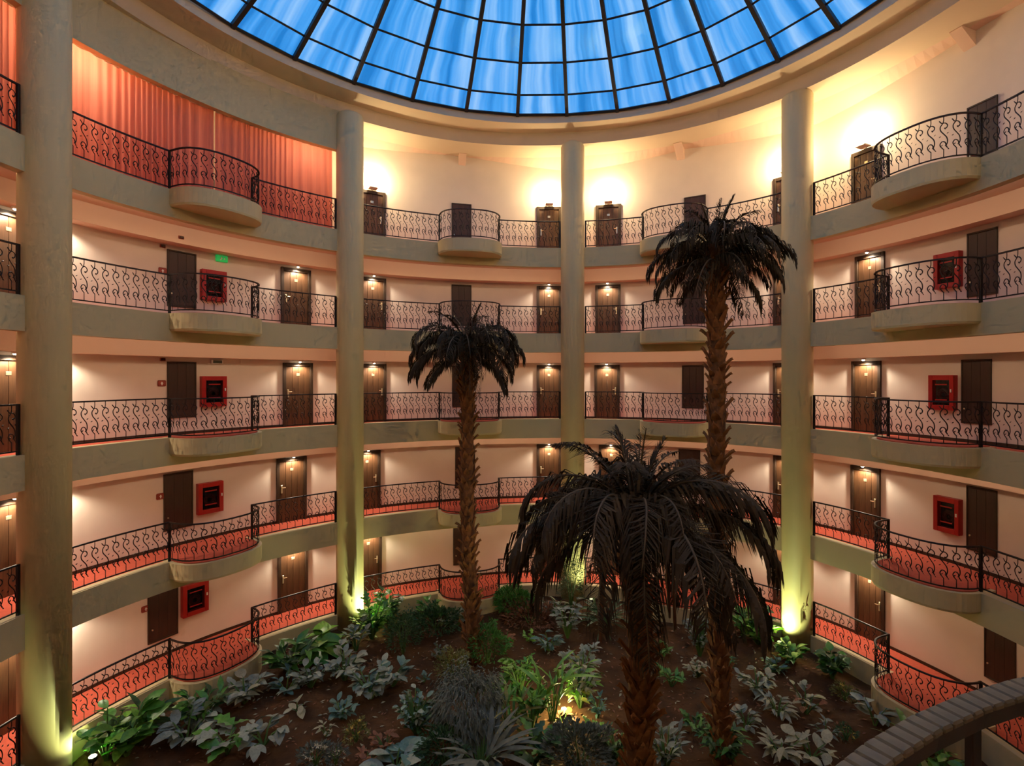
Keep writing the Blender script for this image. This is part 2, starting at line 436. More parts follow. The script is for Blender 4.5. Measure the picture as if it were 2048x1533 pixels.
# ------------------------------------------------------------------ dome
ribs = [150.2, 139.3, 127.8, 115.6, 103.8, 92.5, 81.7, 71.0, 60.5, 50.2, 40.0, 29.8]
a = ribs[-1]
while a > -190: a -= 10.55; ribs.append(a)
ribs = [161.2, 172.0] [::-1] + ribs
ribs = [r for r in ribs if r > 172.0 - 360 + 5]
dome = empty('skylight_dome', (CX, CY, HG)); tag(dome, 'glass skylight dome of blue panes in dark ribs over the atrium', kind='structure')
fr = [1.0, .925, .815, .70, .585, .47, .35, .22, .10]
def dome_pt(t, u):
    g = glass_r(t) - .02
    z = (1 - u) * 8.87 * .469 if u > .45 else (.55 * 8.87 * .469 + (.45 - u) * 8.87 * .33)
    return Vector((g * u * math.cos(t), g * u * math.sin(t), z + .02))
nr = len(ribs)
for i in range(nr):
    t0 = rad(ribs[i]); t1 = rad(ribs[(i + 1) % nr])
    mb = MB()
    pts = [dome_pt(t0, u) + Vector((0, 0, -.03)) for u in fr]
    w_ = .055
    s_ = Vector((-math.sin(t0), math.cos(t0), 0))
    v = []; f = []
    for p in pts: v += [p - s_ * w_ + Vector((0, 0, -.07)), p + s_ * w_ + Vector((0, 0, -.07)), p + s_ * w_ + Vector((0, 0, .05)), p - s_ * w_ + Vector((0, 0, .05))]
    for q in range(len(pts) - 1):
        for j in range(4): f.append((q * 4 + j, q * 4 + (j + 1) % 4, q * 4 + 4 + (j + 1) % 4, q * 4 + 4 + j))
    f.append((3, 2, 1, 0)); f.append(tuple(4 * (len(pts) - 1) + j for j in range(4)))
    mb.add(v, f); mb.build('dome_rib', 'steel', dome)
    for q in range(len(fr) - 1):
        A, B, C_, D = dome_pt(t0, fr[q]), dome_pt(t1, fr[q]), dome_pt(t1, fr[q + 1]), dome_pt(t0, fr[q + 1])
        me = mesh('dome_pane', [A, B, C_, D],
                  [(0, 1, 2, 3)], 'glass')
        uv = me.uv_layers.new(name='UVMap')
        co = [(0, ribs[i]), (0, ribs[i] + 1), (1, ribs[i] + 1), (1, ribs[i])]
        for li, c in enumerate(co): uv.data[li].uv = (q * .35 + c[0] * .35, i * 1.0 + (c[1] - ribs[i]))
        obj('dome_pane', me, dome)
        mb = MB(); dz = Vector((0, 0, -.03)); mb.tube([A + dz, B + dz], .034 if q else .05, 4)
        mb.build('dome_purlin', 'steel', dome)
mb = MB(); mb.cyl((0, 0), 1.0, 0, .3, 32); o = mb.build('dome_crown', 'steel', dome, loc=(0, 0, dome_pt(0, .1).z - .05))

# ------------------------------------------------------------------ garden ground
def soil_z(x, y):
    dx, dy = x - CX, y - CY; r = math.hypot(dx, dy); t = math.atan2(dy, dx)
    e = edge_r(t)
    z = -.52 + .22 * max(0, (r / e - .72) / .28) * max(0, math.sin(t)) + .06 * math.sin(x * 1.7 + 1) * math.cos(y * 1.3) + .035 * math.sin(x * 4.1) * math.sin(y * 3.7 + x)
    return z
v = []; f = []
NR, NT = 40, 128
for i in range(NR + 1):
    for j in range(NT):
        t = 2 * PI * j / NT; r = (edge_r(t) + .05) * i / NR
        x, y = CX + r * math.cos(t), CY + r * math.sin(t)
        v.append((x, y, soil_z(x, y)))
for i in range(NR):
    for j in range(NT): f.append((i * NT + j, i * NT + (j + 1) % NT, (i + 1) * NT + (j + 1) % NT, (i + 1) * NT + j))
o = obj('ground', mesh('ground', v, f, 'soil', True)); tag(o, 'dark brown soil of the planted garden', kind='structure')

# ------------------------------------------------------------------ railings
def baluster_mesh():
    mb = MB()
    def spl(p, n=4):
        p = [Vector((a, 0, b)) for a, b in p]; q = [p[0] * 2 - p[1]] + p + [p[-1] * 2 - p[-2]]; out = []
        for i in range(1, len(q) - 2):
            for j in range(n):
                t = j / n; a, b, c, d = q[i - 1], q[i], q[i + 1], q[i + 2]
                out.append(.5 * ((2 * b) + (c - a) * t + (2 * a - 5 * b + 4 * c - d) * t * t + (3 * b - a - 3 * c + d) * t ** 3))
        return out + [p[-1]]
    R = .0105
    mb.tube([(0, 0, .86), (0, 0, .78), (-.012, 0, .71)], R * .8, 4)
    mb.tube(spl([(-.058, .755), (-.03, .72), (.025, .715), (.062, .665), (.045, .61), (.012, .615)], 3), R, 4)
    mb.tube(spl([(-.015, .71), (-.055, .645), (-.048, .565), (.0, .49), (.05, .41), (.062, .32), (.045, .255), (.02, .235)], 3), R, 4)
    mb.tube(spl([(-.045, .225), (-.06, .28), (-.025, .335), (.025, .31), (.04, .24), (.062, .19)], 3), R, 4)
    mb.tube(spl([(-.045, .225), (-.02, .19), (0, .165)], 2), R * .9, 4)
    mb.tube([(0, 0, .175), (0, 0, 0)], R * .8, 4)
    for x, z, a in ((-.062, .44, .7), (.066, .50, .7), (.02, .60, 2.2), (-.066, .765, 2.2), (.075, .17, 2.2), (-.028, .255, 1.0)):
        ca, sa = math.cos(a), math.sin(a); L, W = .026, .011
        v = [(x - L * ca, 0, z - L * sa), (x - W * sa, .006, z + W * ca), (x + L * ca, 0, z + L * sa), (x + W * sa, -.006, z - W * ca), (x, .012, z), (x, -.012, z)]
        mb.add(v, [(0, 1, 4), (1, 2, 4), (2, 3, 4), (3, 0, 4), (1, 0, 5), (2, 1, 5), (3, 2, 5), (0, 3, 5)])
    return mb.mesh('baluster', 'iron', True)
BAL = baluster_mesh()
def resample(pts, step):
    L = [0]
    for a, b in zip(pts, pts[1:]): L.append(L[-1] + math.dist(a, b))
    n = max(1, round(L[-1] / step)); out = []
    for i in range(n):
        s = L[-1] * (i + .5) / n
        j = max(q for q in range(len(L)) if L[q] <= s); j = min(j, len(pts) - 2)
        u = (s - L[j]) / max(1e-9, L[j + 1] - L[j])
        a, b = pts[j], pts[j + 1]
        out.append((a[0] + (b[0] - a[0]) * u, a[1] + (b[1] - a[1]) * u, math.atan2(b[1] - a[1], b[0] - a[0])))
    return out
def arc(rf, t0, t1, n=24): return [(lambda p: (p.x, p.y))(P(t0 + (t1 - t0) * i / n, rf(t0 + (t1 - t0) * i / n), 0)) for i in range(n + 1)]
def railing(segs, z0, label, group='wrought-iron gallery railings', hw=.024):
    """segs: list of plan polylines; posts stand at their ends"""
    x0, y0 = segs[0][0]
    root = empty('gallery_railing', (x0, y0, z0)); tag(root, label, 'railing', group)
    H = .93
    loc = lambda pts: [(x - x0, y - y0) for x, y in pts]
    for sg in segs:
        q = loc(sg)
        mb = MB(); mb.sweep(q, [(-hw, H), (hw, H), (hw, H + .022), (hw * .6, H + .032), (-hw * .6, H + .032), (-hw, H + .022)]); mb.build('handrail', 'iron', root)
        mb = MB(); mb.sweep(q, [(-.012, .06), (.012, .06), (.012, .085), (-.012, .085)]); mb.build('bottom_rail', 'iron', root)
        for x, y, a in resample(q, .215):
            obj('baluster', BAL, root, (x, y, .075), (0, 0, a))
    ends = []
    for sg in segs:
        for e in (sg[0], sg[-1]):
            if all(math.dist(e, k) > .12 for k in ends): ends.append(e)
    for e in ends:
        mb = MB(); mb.box((-.026, -.026, -.02), (.026, .026, H + .03), .005)
        mb.build('post', 'iron', root, loc=(e[0] - x0, e[1] - y0, 0))
    return root
DC = (COL_R + .03) / 9.5
rail_f = off(edge_r, .09)
for k, F in enumerate(FLOOR):
    for b in range(5):
        tl = COLT[b] - DC; tr = COLT[b + 1] + DC
        if b == 0:
            segs = [arc(rail_f, rad(186), tr, 14)]
        else:
            m = BAYM[b]; pts, c, inn, tt = bulge_outline(m, 0.0)
            he = a_ / edge_r(m)
            s0 = arc(rail_f, tl, m + he, 16); s2 = arc(rail_f, m - he, tr, 16)
            bl = [s0[-1]] + pts[1:-1] + [s2[0]]
            segs = [s0, bl, s2]
        railing(segs, F + CURB, 'black wrought-iron railing of the %s, %s' % (GNAME[k], BNAME[b]))

# ------------------------------------------------------------------ doors and lamps
door_n = [0]
def spotlight(name, parent, loc, w, ang, col, blend=.6, down=True, size=.04):
    l = bpy.data.lights.new(name, 'SPOT'); l.energy = w; l.spot_size = ang; l.spot_blend = blend; l.color = col; l.shadow_soft_size = size
    o = bpy.data.objects.new(name, l); link(o, parent); o.location = loc
    if not down: o.rotation_euler = (PI, 0, 0)
    return o
def pointlight(name, parent, loc, w, col, size=.05):
    l = bpy.data.lights.new(name, 'POINT'); l.energy = w; l.color = col; l.shadow_soft_size = size
    o = bpy.data.objects.new(name, l); link(o, parent); o.location = loc
    return o
# a door faces local -Y; local X runs along the wall
DW, DH = 1.0, 2.02
_m = {}
def dm(key, fn):
    if key not in _m: _m[key] = fn()
    return _m[key]
def m_frame():
    mb = MB(); h = DW / 2
    mb.box((-h, -.05, 0), (-h + .10, .06, DH), .006); mb.box((h - .10, -.05, 0), (h, .06, DH), .006); mb.box((-h + .10, -.05, DH - .11), (h - .10, .06, DH), .006)
    return mb.mesh('door_frame', 'frame')
def m_plank():
    mb = MB(); mb.box((-.098, -.012, .01), (.098, .03, DH - .115), .006); return mb.mesh('door_plank', 'wood')
def m_handle(sx):
    mb = MB(); mb.box((-.028, -.03, .92), (.028, -.012, 1.17), .006); mb.tube([(0, -.03, 1.1), (0, -.07, 1.1), (-sx * .11, -.075, 1.1)], .011, 6); return mb.mesh('door_handle', 'brass')
def m_plate():
    mb = MB(); mb.box((-.055, -.018, 1.60), (.055, -.011, 1.68), .003); return mb.mesh('number_plate', 'brass')
def room_door(t, F, label, hinge=1, sx=.93):
    door_n[0] += 1
    p = P(t, wall_r(t) - .02, F)
    root = empty('door_%d' % door_n[0], p, wall_rot(t))
    tag(root, label, kind='structure')
    root.scale = (sx, 1, 1)
    obj('door_frame', dm('f', m_frame), root)
    for i in range(4): obj('door_plank', dm('p', m_plank), root, (-.3 + i * .2, 0, 0))
    obj('door_handle', dm('h%d' % hinge, lambda: m_handle(hinge)), root, (hinge * .33, 0, 0))
    obj('number_plate', dm('n', m_plate), root)
    return root
def hatch(t, F, label, z0=.46, sx=.9):
    door_n[0] += 1
    p = P(t, wall_r(t) - .01, F + z0)
    root = empty('door_%d' % door_n[0], p, wall_rot(t))
    tag(root, label, kind='structure')
    root.scale = (sx, 1, 1)
    def fr_():
        mb = MB(); h = .41
        for a, b in (((-h, -.03, 0), (-h + .04, .03, 1.52)), ((h - .04, -.03, 0), (h, .03, 1.52)), ((-h + .04, -.03, 1.48), (h - .04, .03, 1.52)), ((-h + .04, -.03, 0), (h - .04, .03, .04))): mb.box(a, b, .004)
        return mb.mesh('hatch_frame', 'frame')
    def pa_():
        mb = MB(); mb.box((-.122, -.018, .042), (.122, .02, 1.478), .004); return mb.mesh('hatch_board', 'hatch')
    def kn_():
        mb = MB(); mb.tube([(0, -.016, 0), (0, -.05, 0)], [.018, .022], 8); return mb.mesh('hatch_knob', 'brass')
    obj('hatch_frame', dm('hf', fr_), root)
    for i in range(3): obj('hatch_board', dm('hp', pa_), root, (-.246 + i * .246, 0, 0))
    obj('hatch_knob', dm('hk', kn_), root, (-.3, 0, .35))
def downlight(t, F, label):
    p = P(t, wall_r(t) - .20, F + 2.10)
    root = empty('door_lamp', p, wall_rot(t)); tag(root, label, 'lamp', 'small lamps over the room doors')
    def h_():
        mb = MB(); mb.lathe([(.055, .004), (.062, -.02), (.055, -.05), (.035, -.052)], 14); return mb.mesh('lamp_housing', 'white', True)
    def b_():
        mb = MB(); mb.lathe([(.034, -.05), (.036, -.062), (.02, -.075), (.004, -.078)], 12); return mb.mesh('lamp_bulb', 'bulb', True)
    obj('lamp_housing', dm('lh', h_), root); obj('lamp_bulb', dm('lb', b_), root)
    spotlight('lamp_light', root, (0, 0, -.10), DOWN_W, rad(150), (1.0, .85, .64), .5)
def uplight(t, F, label, q=1.0):
    p = P(t, wall_r(t) - .03, F + DH)
    root = empty('wall_uplight', p, wall_rot(t)); tag(root, label, 'lamp', 'wall lights of the top gallery')
    def h_():
        mb = MB(); mb.box((-.14, -.30, .035), (.14, .0, .075), .008); mb.box((-.03, -.06, .0), (.03, 0, .04)); return mb.mesh('lamp_tray', 'white')
    def b_():
        mb = MB(); mb.tube([(-.1, -.07, .095), (.1, -.07, .095)], .016, 8); return mb.mesh('lamp_tube', 'bulb', True)
    obj('lamp_tray', dm('uh', h_), root); obj('lamp_tube', dm('ub', b_), root)
    pointlight('lamp_light', root, (0, -.36, .36), UP_W * q, (1.0, .80, .46), .10)

DOORS = {0: [(16, 'beside the leftmost column', 1)],
         1: [((586, 583, 596, 592, 592), 'just left of the second column', -1)],
         2: [((736, 734, 746, 745, 744), 'just right of the second column', 1), (1098, 'just left of the third column', -1)],
         3: [((1219, 1223, 1214, 1216, 1217), 'just right of the third column', 1), (1577, 'just left of the fourth column', -1)],
         4: [((1740, 1731, 1733, 1740, 1733), 'just right of the fourth column', 1)]}
for k, F in enumerate(FLOOR):
    for b, lst in DOORS.items():
        for px, where, hg in lst:
            t = theta_on(off(wall_r, -.02), px if isinstance(px, int) else px[k])
            if not (k == 4 and b < 2):
                room_door(t, F, 'brown plank room door of the %s, %s' % (GNAME[k], where), hg, .80 if b == 4 else .93)
            if k < 4: downlight(t, F, 'small lamp over the %s door %s' % (GNAME[k], where))
            else: uplight(t, F, 'bright warm wall light over the top gallery door ' + where, .55 if b < 2 else 1.0)
# doors hidden behind the second bay's left column still have their lamp
for k, F in enumerate(FLOOR):
    t = COLT[1] - rad(6.5)
    (downlight if k < 4 else uplight)(t, F, 'small lamp of the %s partly behind the leftmost column' % GNAME[k])

HATCH = {1: (326, 356, 363, 363, 363), 2: (926, 930, 924, 923, 923), 3: (1392, 1379, 1386, 1388, 1390), 4: (2001, 1964, 1953, 1965, 1965)}
for k, F in enumerate(FLOOR):
    for b, px in HATCH.items():
        if k == 4 and b == 1: continue
        t = theta_on(wall_r, px[k])
        hatch(t, F, 'dark brown service door without handle plate, %s, %s' % (GNAME[k], BNAME[b]), sx=.78 if b == 4 else .9)

# fire cabinets
def cabinet(t, z, label, sx=.93):
    p = P(t, wall_r(t), z)
    root = empty('fire_cabinet', p, wall_rot(t)); tag(root, label, 'cabinet', 'red fire hose cabinets'); root.scale = (sx, 1, 1)
    def fr_():
        mb = MB(); a, b = .36, .43
        for q in (((-a, -.16, -b), (-a + .12, 0, b)), ((a - .12, -.16, -b), (a, 0, b)), ((-a + .12, -.16, b - .12), (a - .12, 0, b)), ((-a + .12, -.16, -b), (a - .12, 0, -b + .12))): mb.box(q[0], q[1], .006)
        return mb.mesh('cabinet_body', 'red')
    def in_():
        mb = MB(); mb.box((-.245, -.02, -.32), (.245, -.005, .32)); return mb.mesh('cabinet_back', 'dark')
    def hs_():
        mb = MB()
        for i, r in enumerate((.16, .12, .08)): mb.tube([(r * math.cos(q * PI / 8), -.06, -.06 + r * math.sin(q * PI / 8)) for q in range(17)], .018, 6)
        return mb.mesh('hose_reel', 'hose', True)
    def gl_():
        mb = MB(); mb.box((-.24, -.135, -.31), (.24, -.130, .31)); return mb.mesh('cabinet_pane', 'pane')
    def br_():
        mb = MB(); mb.box((-.17, -.145, -.016), (.17, -.137, .016), .003); return mb.mesh('cabinet_strip', 'red')
    def kn_():
        mb = MB(); mb.box((-.018, -.185, -.04), (.018, -.16, .04), .005); return mb.mesh('cabinet_latch', 'white')
    obj('cabinet_body', dm('cb', fr_), root); obj('cabinet_back', dm('ci', in_), root); obj('hose_reel', dm('ch', hs_), root)
    obj('cabinet_pane', dm('cg', gl_), root); obj('cabinet_strip', dm('cs', br_), root, (0, 0, .2)); obj('cabinet_strip', dm('cs', br_), root, (0, 0, -.18)); obj('cabinet_latch', dm('ck', kn_), root, (.30, 0, .05))
for k in range(4):
    dz = .12 if k == 0 else 0
    cabinet(theta_on(off(wall_r, -.16), (393, 423, 430, 430)[k]), FLOOR[k] + 1.16 + dz, 'red fire hose cabinet of the %s, %s' % (GNAME[k], BNAME[1]))
    if k: cabinet(theta_on(off(wall_r, -.16), (0, 1892, 1882, 1892)[k]), FLOOR[k] + 1.18, 'red fire hose cabinet of the %s, %s' % (GNAME[k], BNAME[4]), .80)
# small round signs, exit sign, speaker box, detectors
def small(name, t, z, label, cat, parts, group=None, d=0.0):
    p = P(t, wall_r(t) - d, z); root = empty(name, p, wall_rot(t)); tag(root, label, cat, group)
    for nm, mtl, fn in parts:
        mb = MB(); fn(mb); mb.build(nm, mtl, root)
    return root
def arrow(mb):
    mb.add([(-.035, -.026, -.01), (.035, -.026, -.01), (0, -.026, .045), (-.014, -.026, -.01), (.014, -.026, -.01), (.014, -.026, -.05), (-.014, -.026, -.05)], [(0, 1, 2), (3, 6, 5, 4)])
for k in range(4):
    small('hatch_sign', theta_on(wall_r, (291, 320, 323, 325)[k]), FLOOR[k] + (1.42, 1.42, 1.40, 1.38)[k], 'small red-brown pictogram sign on the wall of the %s' % GNAME[k], 'sign',
          [('sign_plate', 'sign', lambda mb: mb.box((-.10, -.025, -.08), (.10, 0, .08), .02)), ('pictogram', 'white', arrow)], 'red pictogram signs')
def runner(mb):                       # running figure and arrow of the exit pictogram
    mb.box((-.03, -.063, .02), (.0, -.06, .05)); mb.add([(-.06, -.063, -.05), (-.03, -.063, -.05), (.02, -.063, .02), (-.02, -.063, .02)], [(0, 1, 2, 3)])
    mb.add([(.05, -.063, -.03), (.10, -.063, 0), (.05, -.063, .03)], [(0, 1, 2)])
small('exit_sign', theta_on(wall_r, 442), FLOOR[3] + 1.98, 'glowing green exit sign on the wall of the fourth gallery', 'sign',
      [('sign_box', 'exit', lambda mb: mb.box((-.16, -.06, -.09), (.16, 0, .09), .01)), ('pictogram', 'white', runner)])
small('emergency_light', theta_on(wall_r, 433), FLOOR[2] + 2.0, 'unlit grey emergency light box on the wall of the third gallery', 'light',
      [('light_box', 'white', lambda mb: mb.box((-.15, -.07, -.06), (.15, 0, .06), .01)), ('light_lens', 'grey', lambda mb: mb.box((-.12, -.078, -.04), (.12, -.07, .04), .004))])
for k in (2, 3):
    small('alarm_sounder', theta_on(wall_r, 325), FLOOR[k] + 2.03, 'small dark red alarm sounder high on the wall of the %s' % GNAME[k], 'alarm',
          [('sounder_base', 'sign', lambda mb: mb.box((-.07, -.03, -.04), (.07, 0, .04), .008)), ('sounder_horn', 'hatch', lambda mb: mb.box((-.05, -.07, -.028), (.05, -.03, .028), .01))], 'alarm sounders')
small('alarm_sounder', theta_on(off(wall_r, -.42), 362), FLOOR[3] + 2.26, 'small dark red alarm sounder on the ceiling strip of the fourth gallery', 'alarm',
      [('sounder_base', 'sign', lambda mb: mb.box((-.07, -.03, -.04), (.07, 0, .04), .008)), ('sounder_horn', 'hatch', lambda mb: mb.box((-.05, -.07, -.028), (.05, -.03, .028), .01))], d=.42)

# ------------------------------------------------------------------ curtains of the top gallery
F5 = FLOOR[4]; ZT = EYE + 7.0
for b, (ta, tb) in enumerate(((rad(190), COLT[1] + DC * .6), (COLT[1] - DC * .6, COLT[2] + DC * .6))):
    ring_solid('trim_%d' % (31 + b), [(off(edge_r, .06), ZT), (off(edge_r, .24), ZT), (off(edge_r, .24), HB + .05), (off(edge_r, .06), HB + .05)], tb, ta, 40,
               material='fascia', label='deep beige pelmet over the curtain of the top gallery, ' + BNAME[b])
def curtain(t0, t1, label, seed):
    rnd = random.Random(seed)
    c = P((t0 + t1) / 2, edge_r((t0 + t1) / 2) + .34, F5)
    L = abs(t1 - t0) * 9.8; n = int(L / .022); rows = 7
    ph = 0; xs = []
    for i in range(n + 1):
        ph += (2 * PI / .17) * .022 * (1 + .5 * math.sin(i * .05 + seed) + rnd.uniform(-.3, .3)); xs.append(ph)
    v = []; f = []
    for r in range(rows + 1):
        u = r / rows; z = .02 + (ZT + .1 - F5 - .02) * u
        for i in range(n + 1):
            t = t0 + (t1 - t0) * i / n
            d = .034 * (1.1 - .35 * u) * math.sin(xs[i]) + .012 * math.sin(xs[i] * .37 + u * 2)
            v.append(P(t, edge_r(t) + .36 + d, F5 + z) - c)
    for r in range(rows):
        for i in range(n): f.append((r * (n + 1) + i, r * (n + 1) + i + 1, (r + 1) * (n + 1) + i + 1, (r + 1) * (n + 1) + i))
    root = empty('curtain', c); tag(root, label, 'curtain', 'coral curtains of the top gallery')
    obj('curtain_cloth', mesh('curtain_cloth', v, f, 'curtain', True), root)
    mb = MB(); pts = [P(t0 + (t1 - t0) * i / 24, edge_r(t0 + (t1 - t0) * i / 24) + .36, ZT + .06) - c for i in range(25)]
    mb.tube(pts, .018, 6); mb.build('curtain_track', 'white', root)
tsl = theta_on(off(edge_r, .36), 428)
t2l = theta_on(off(edge_r, .36), 664); t1r = COLT[1] - rad(1.0)
curtain(t1r, tsl + rad(.12), 'long coral curtain of the top gallery between the leftmost column and the bright slit', 3)
curtain(tsl - rad(.22), t2l, 'coral curtain of the top gallery between the bright slit and the second column', 5)
curtain(rad(190), theta_on(off(edge_r, .36), 38), 'coral curtain of the top gallery left of the leftmost column', 8)

# ------------------------------------------------------------------ palms
def scale_mesh():
    mb = MB()
    # pointed old leaf base, root at the origin, leaning out along +X and up
    sec = [(0, .075, .03), (.045, .07, .09), (.085, .05, .15), (.115, .028, .19), (.15, .004, .215)]
    v = []; f = []
    for x, w_, z in sec: v += [(x, -w_, z - .02), (x + .025, 0, z - .035), (x, w_, z - .02), (x - .015, 0, z + .012)]
    for i in range(len(sec) - 1):
        for j in range(4): f.append((i * 4 + j, i * 4 + (j + 1) % 4, i * 4 + 4 + (j + 1) % 4, i * 4 + 4 + j))
    f.append((3, 2, 1, 0)); f.append((16, 17, 18, 19))
    mb.add(v, f); return mb.mesh('leaf_base', 'scale', norm=True)
SCALE = scale_mesh()
def frond_meshes(seed, L, a0, droop, hang, nl=46, lw=.020, ll=.52):
    """rachis and leaflets of one feather frond that grows from the origin along +X"""
    rnd = random.Random(seed); n = 16; pts = []; p = Vector((0, 0, 0)); a = a0; ya = 0
    for i in range(n + 1):
        pts.append(p.copy()); u = i / n
        p = p + Vector((math.cos(a) * math.cos(ya), math.sin(ya) * math.cos(a), math.sin(a))) * (L / n)
        a -= droop / n * (.5 + 1.1 * u); ya += rnd.uniform(-.03, .03)
    r = MB(); r.tube(pts, [.026 * (1 - .85 * i / n) + .003 for i in range(n + 1)], 5)
    lf = MB()
    for i in range(nl):
        u = .12 + .86 * i / (nl - 1); q = u * n; j = min(int(q), n - 1); b = pts[j].lerp(pts[j + 1], q - j)
        d = (pts[j + 1] - pts[j]).normalized(); sd = d.cross(Vector((0, 0, 1)))
        if sd.length < .05: sd = Vector((0, 1, 0))
        sd.normalize()
        ln = ll * (math.sin(PI * min(1, .15 + u * .85)) ** .6 * .85 + .2) * rnd.uniform(.75, 1.15)
        for s in (-1, 1):
            if rnd.random() < .06: continue
            d1 = (d * rnd.uniform(.4, .8) + sd * s * rnd.uniform(.5, .9) + Vector((0, 0, rnd.uniform(-.25, .15)))).normalized()
            m1 = b + d1 * ln * .45; d2 = (d1 * (1 - hang) + Vector((0, 0, -1)) * hang + d * .2).normalized()
            m2 = m1 + d2 * ln * .55; wv = d1.cross(Vector((0, 0, 1))).normalized() * lw * .5 if abs(d1.z) < .95 else sd * lw * .5
            lf.add([b - wv * .5, b + wv * .5, m1 + wv, m1 - wv, m2], [(0, 1, 2, 3), (3, 2, 4)])
    return r.mesh('frond_rib', 'frondrib', True), lf.mesh('leaflets', 'frond')
FV = [frond_meshes(1, 2.3, rad(46), rad(150), .70, 64, .034, .62), frond_meshes(2, 2.4, rad(30), rad(130), .78, 64, .034, .66), frond_meshes(3, 2.2, rad(8), rad(105), .80, 64, .034, .62),
      frond_meshes(4, 1.9, rad(-22), rad(70), .85, 56, .034, .56), frond_meshes(5, 1.5, rad(70), rad(75), .45, 50, .030, .42), frond_meshes(6, 1.2, rad(84), rad(18), .15, 40, .022, .28)]
def dead_strap(seed, L):
    rnd = random.Random(seed); mb = MB(); pts = []; p = Vector((0, 0, 0)); a = rad(15); n = 14
    for i in range(n + 1):
        pts.append(p.copy()); p = p + Vector((math.cos(a), rnd.uniform(-.06, .06), math.sin(a))) * (L / n); a = max(rad(-88), a - rad(26))
    v = []; f = []
    for i, q in enumerate(pts):
        w_ = (.05 + .07 * math.sin(PI * i / n)) * rnd.uniform(.8, 1.2)
        v += [q + Vector((0, -w_, 0)), q + Vector((.035, 0, .03)), q + Vector((0, w_, 0)), q + Vector((-.02, 0, -.02))]
    for i in range(n):
        for j in range(4): f.append((i * 4 + j, i * 4 + (j + 1) % 4, i * 4 + 4 + (j + 1) % 4, i * 4 + 4 + j))
    f.append((3, 2, 1, 0)); f.append(tuple(4 * n + j for j in range(4)))
    mb.add(v, f); return mb.mesh('dead_frond', 'deadfrond', True, True)
DEAD = [dead_strap(11, 2.3), dead_strap(12, 1.9)]
def palm(base, topp, r0, r1, nscale, spec, label, seed, fs=1.0, dead=()):
    rnd = random.Random(seed)
    root = empty('palm_tree', base); tag(root, label, 'palm tree', 'palm trees of the garden')
    top = topp - base; n = 26; pts = []; rr = []
    for i in range(n + 1):
        u = i / n; b = Vector((math.sin(u * 5 + seed) * .05, math.cos(u * 4 + seed) * .04, 0)) * math.sin(PI * u)
        pts.append(top * u + b); rr.append((r0 * (1 - u) + r1 * u) * (1 + .07 * math.sin(i * 1.9)))
    mb = MB(); mb.tube(pts, rr, 12); mb.build('trunk', 'trunk', root, True)
    for i in range(nscale):
        u = (i + .5) / nscale; q = u * n; j = min(int(q), n - 1); c = pts[j].lerp(pts[j + 1], q - j)
        a = i * 2.39996 + rnd.uniform(-.25, .25); r = (r0 * (1 - u) + r1 * u) * .86
        s = rnd.uniform(.75, 1.25) * (r0 / .17)
        obj('leaf_base', SCALE, root, c + Vector((math.cos(a) * r, math.sin(a) * r, -.06)), (0, rnd.uniform(-.5, .25), a), (s, s, s * rnd.uniform(.8, 1.2)))
    mb = MB(); mb.lathe([(r1 * .9, -.25), (r1 * 1.35, 0), (r1 * 1.2, .25), (r1 * .4, .5)], 10); mb.build('crown_heart', 'trunk', root, True, loc=top)
    k = 0
    for vi, cnt, zo in spec:
        for i in range(cnt):
            a = k * 2.39996 + rnd.uniform(-.2, .2); k += 1; s = fs * rnd.uniform(.85, 1.12)
            rb, lf = FV[vi]
            fo = obj('frond', rb, root, top + Vector((math.cos(a) * r1 * .5, math.sin(a) * r1 * .5, zo + rnd.uniform(-.06, .06))), (rnd.uniform(-.25, .25), rnd.uniform(-.12, .12), a), s)
            obj('leaflets', lf, fo)
    for a, vi, s in dead: obj('dead_frond', DEAD[vi], root, top + Vector((math.cos(a) * r1, math.sin(a) * r1, -.05)), (0, 0, a), s, )
def gz(p): return Vector((p.x, p.y, soil_z(p.x, p.y)))
ba = gz(at(945, 1330, 14.4)); palm(ba, at(933, 700, 14.4), .18, .165, 260, [(5, 1, .3), (4, 4, .25), (0, 10, .2), (1, 14, .1), (2, 12, .0), (3, 7, -.1)],
     'slender palm tree standing before the balconies between second and third columns', 21, .82)
bb2 = gz(at(1443, 1500, 10.6)); palm(bb2, at(1430, 520, 10.6), .175, .15, 300, [(5, 3, .45), (4, 7, .3), (0, 11, .2), (1, 14, .1), (2, 12, .0), (3, 4, -.1)],
     'tallest palm tree, reaching the top gallery just left of the fourth column', 22, .66)
bc = gz(at(1283, 1500, 7.8)); palm(bc, at(1272, 1062, 7.8), .19, .15, 190, [(5, 4, .4), (4, 8, .3), (0, 13, .25), (1, 14, .15), (2, 10, .05), (3, 2, -.05)],
     'lowest and nearest palm tree with a wide dark crown and hanging dead fronds', 23, 1.0, [(PI * 1.12, 0, .8), (-.45, 1, .85), (PI * 1.42, 1, .6), (.25, 0, .7)])

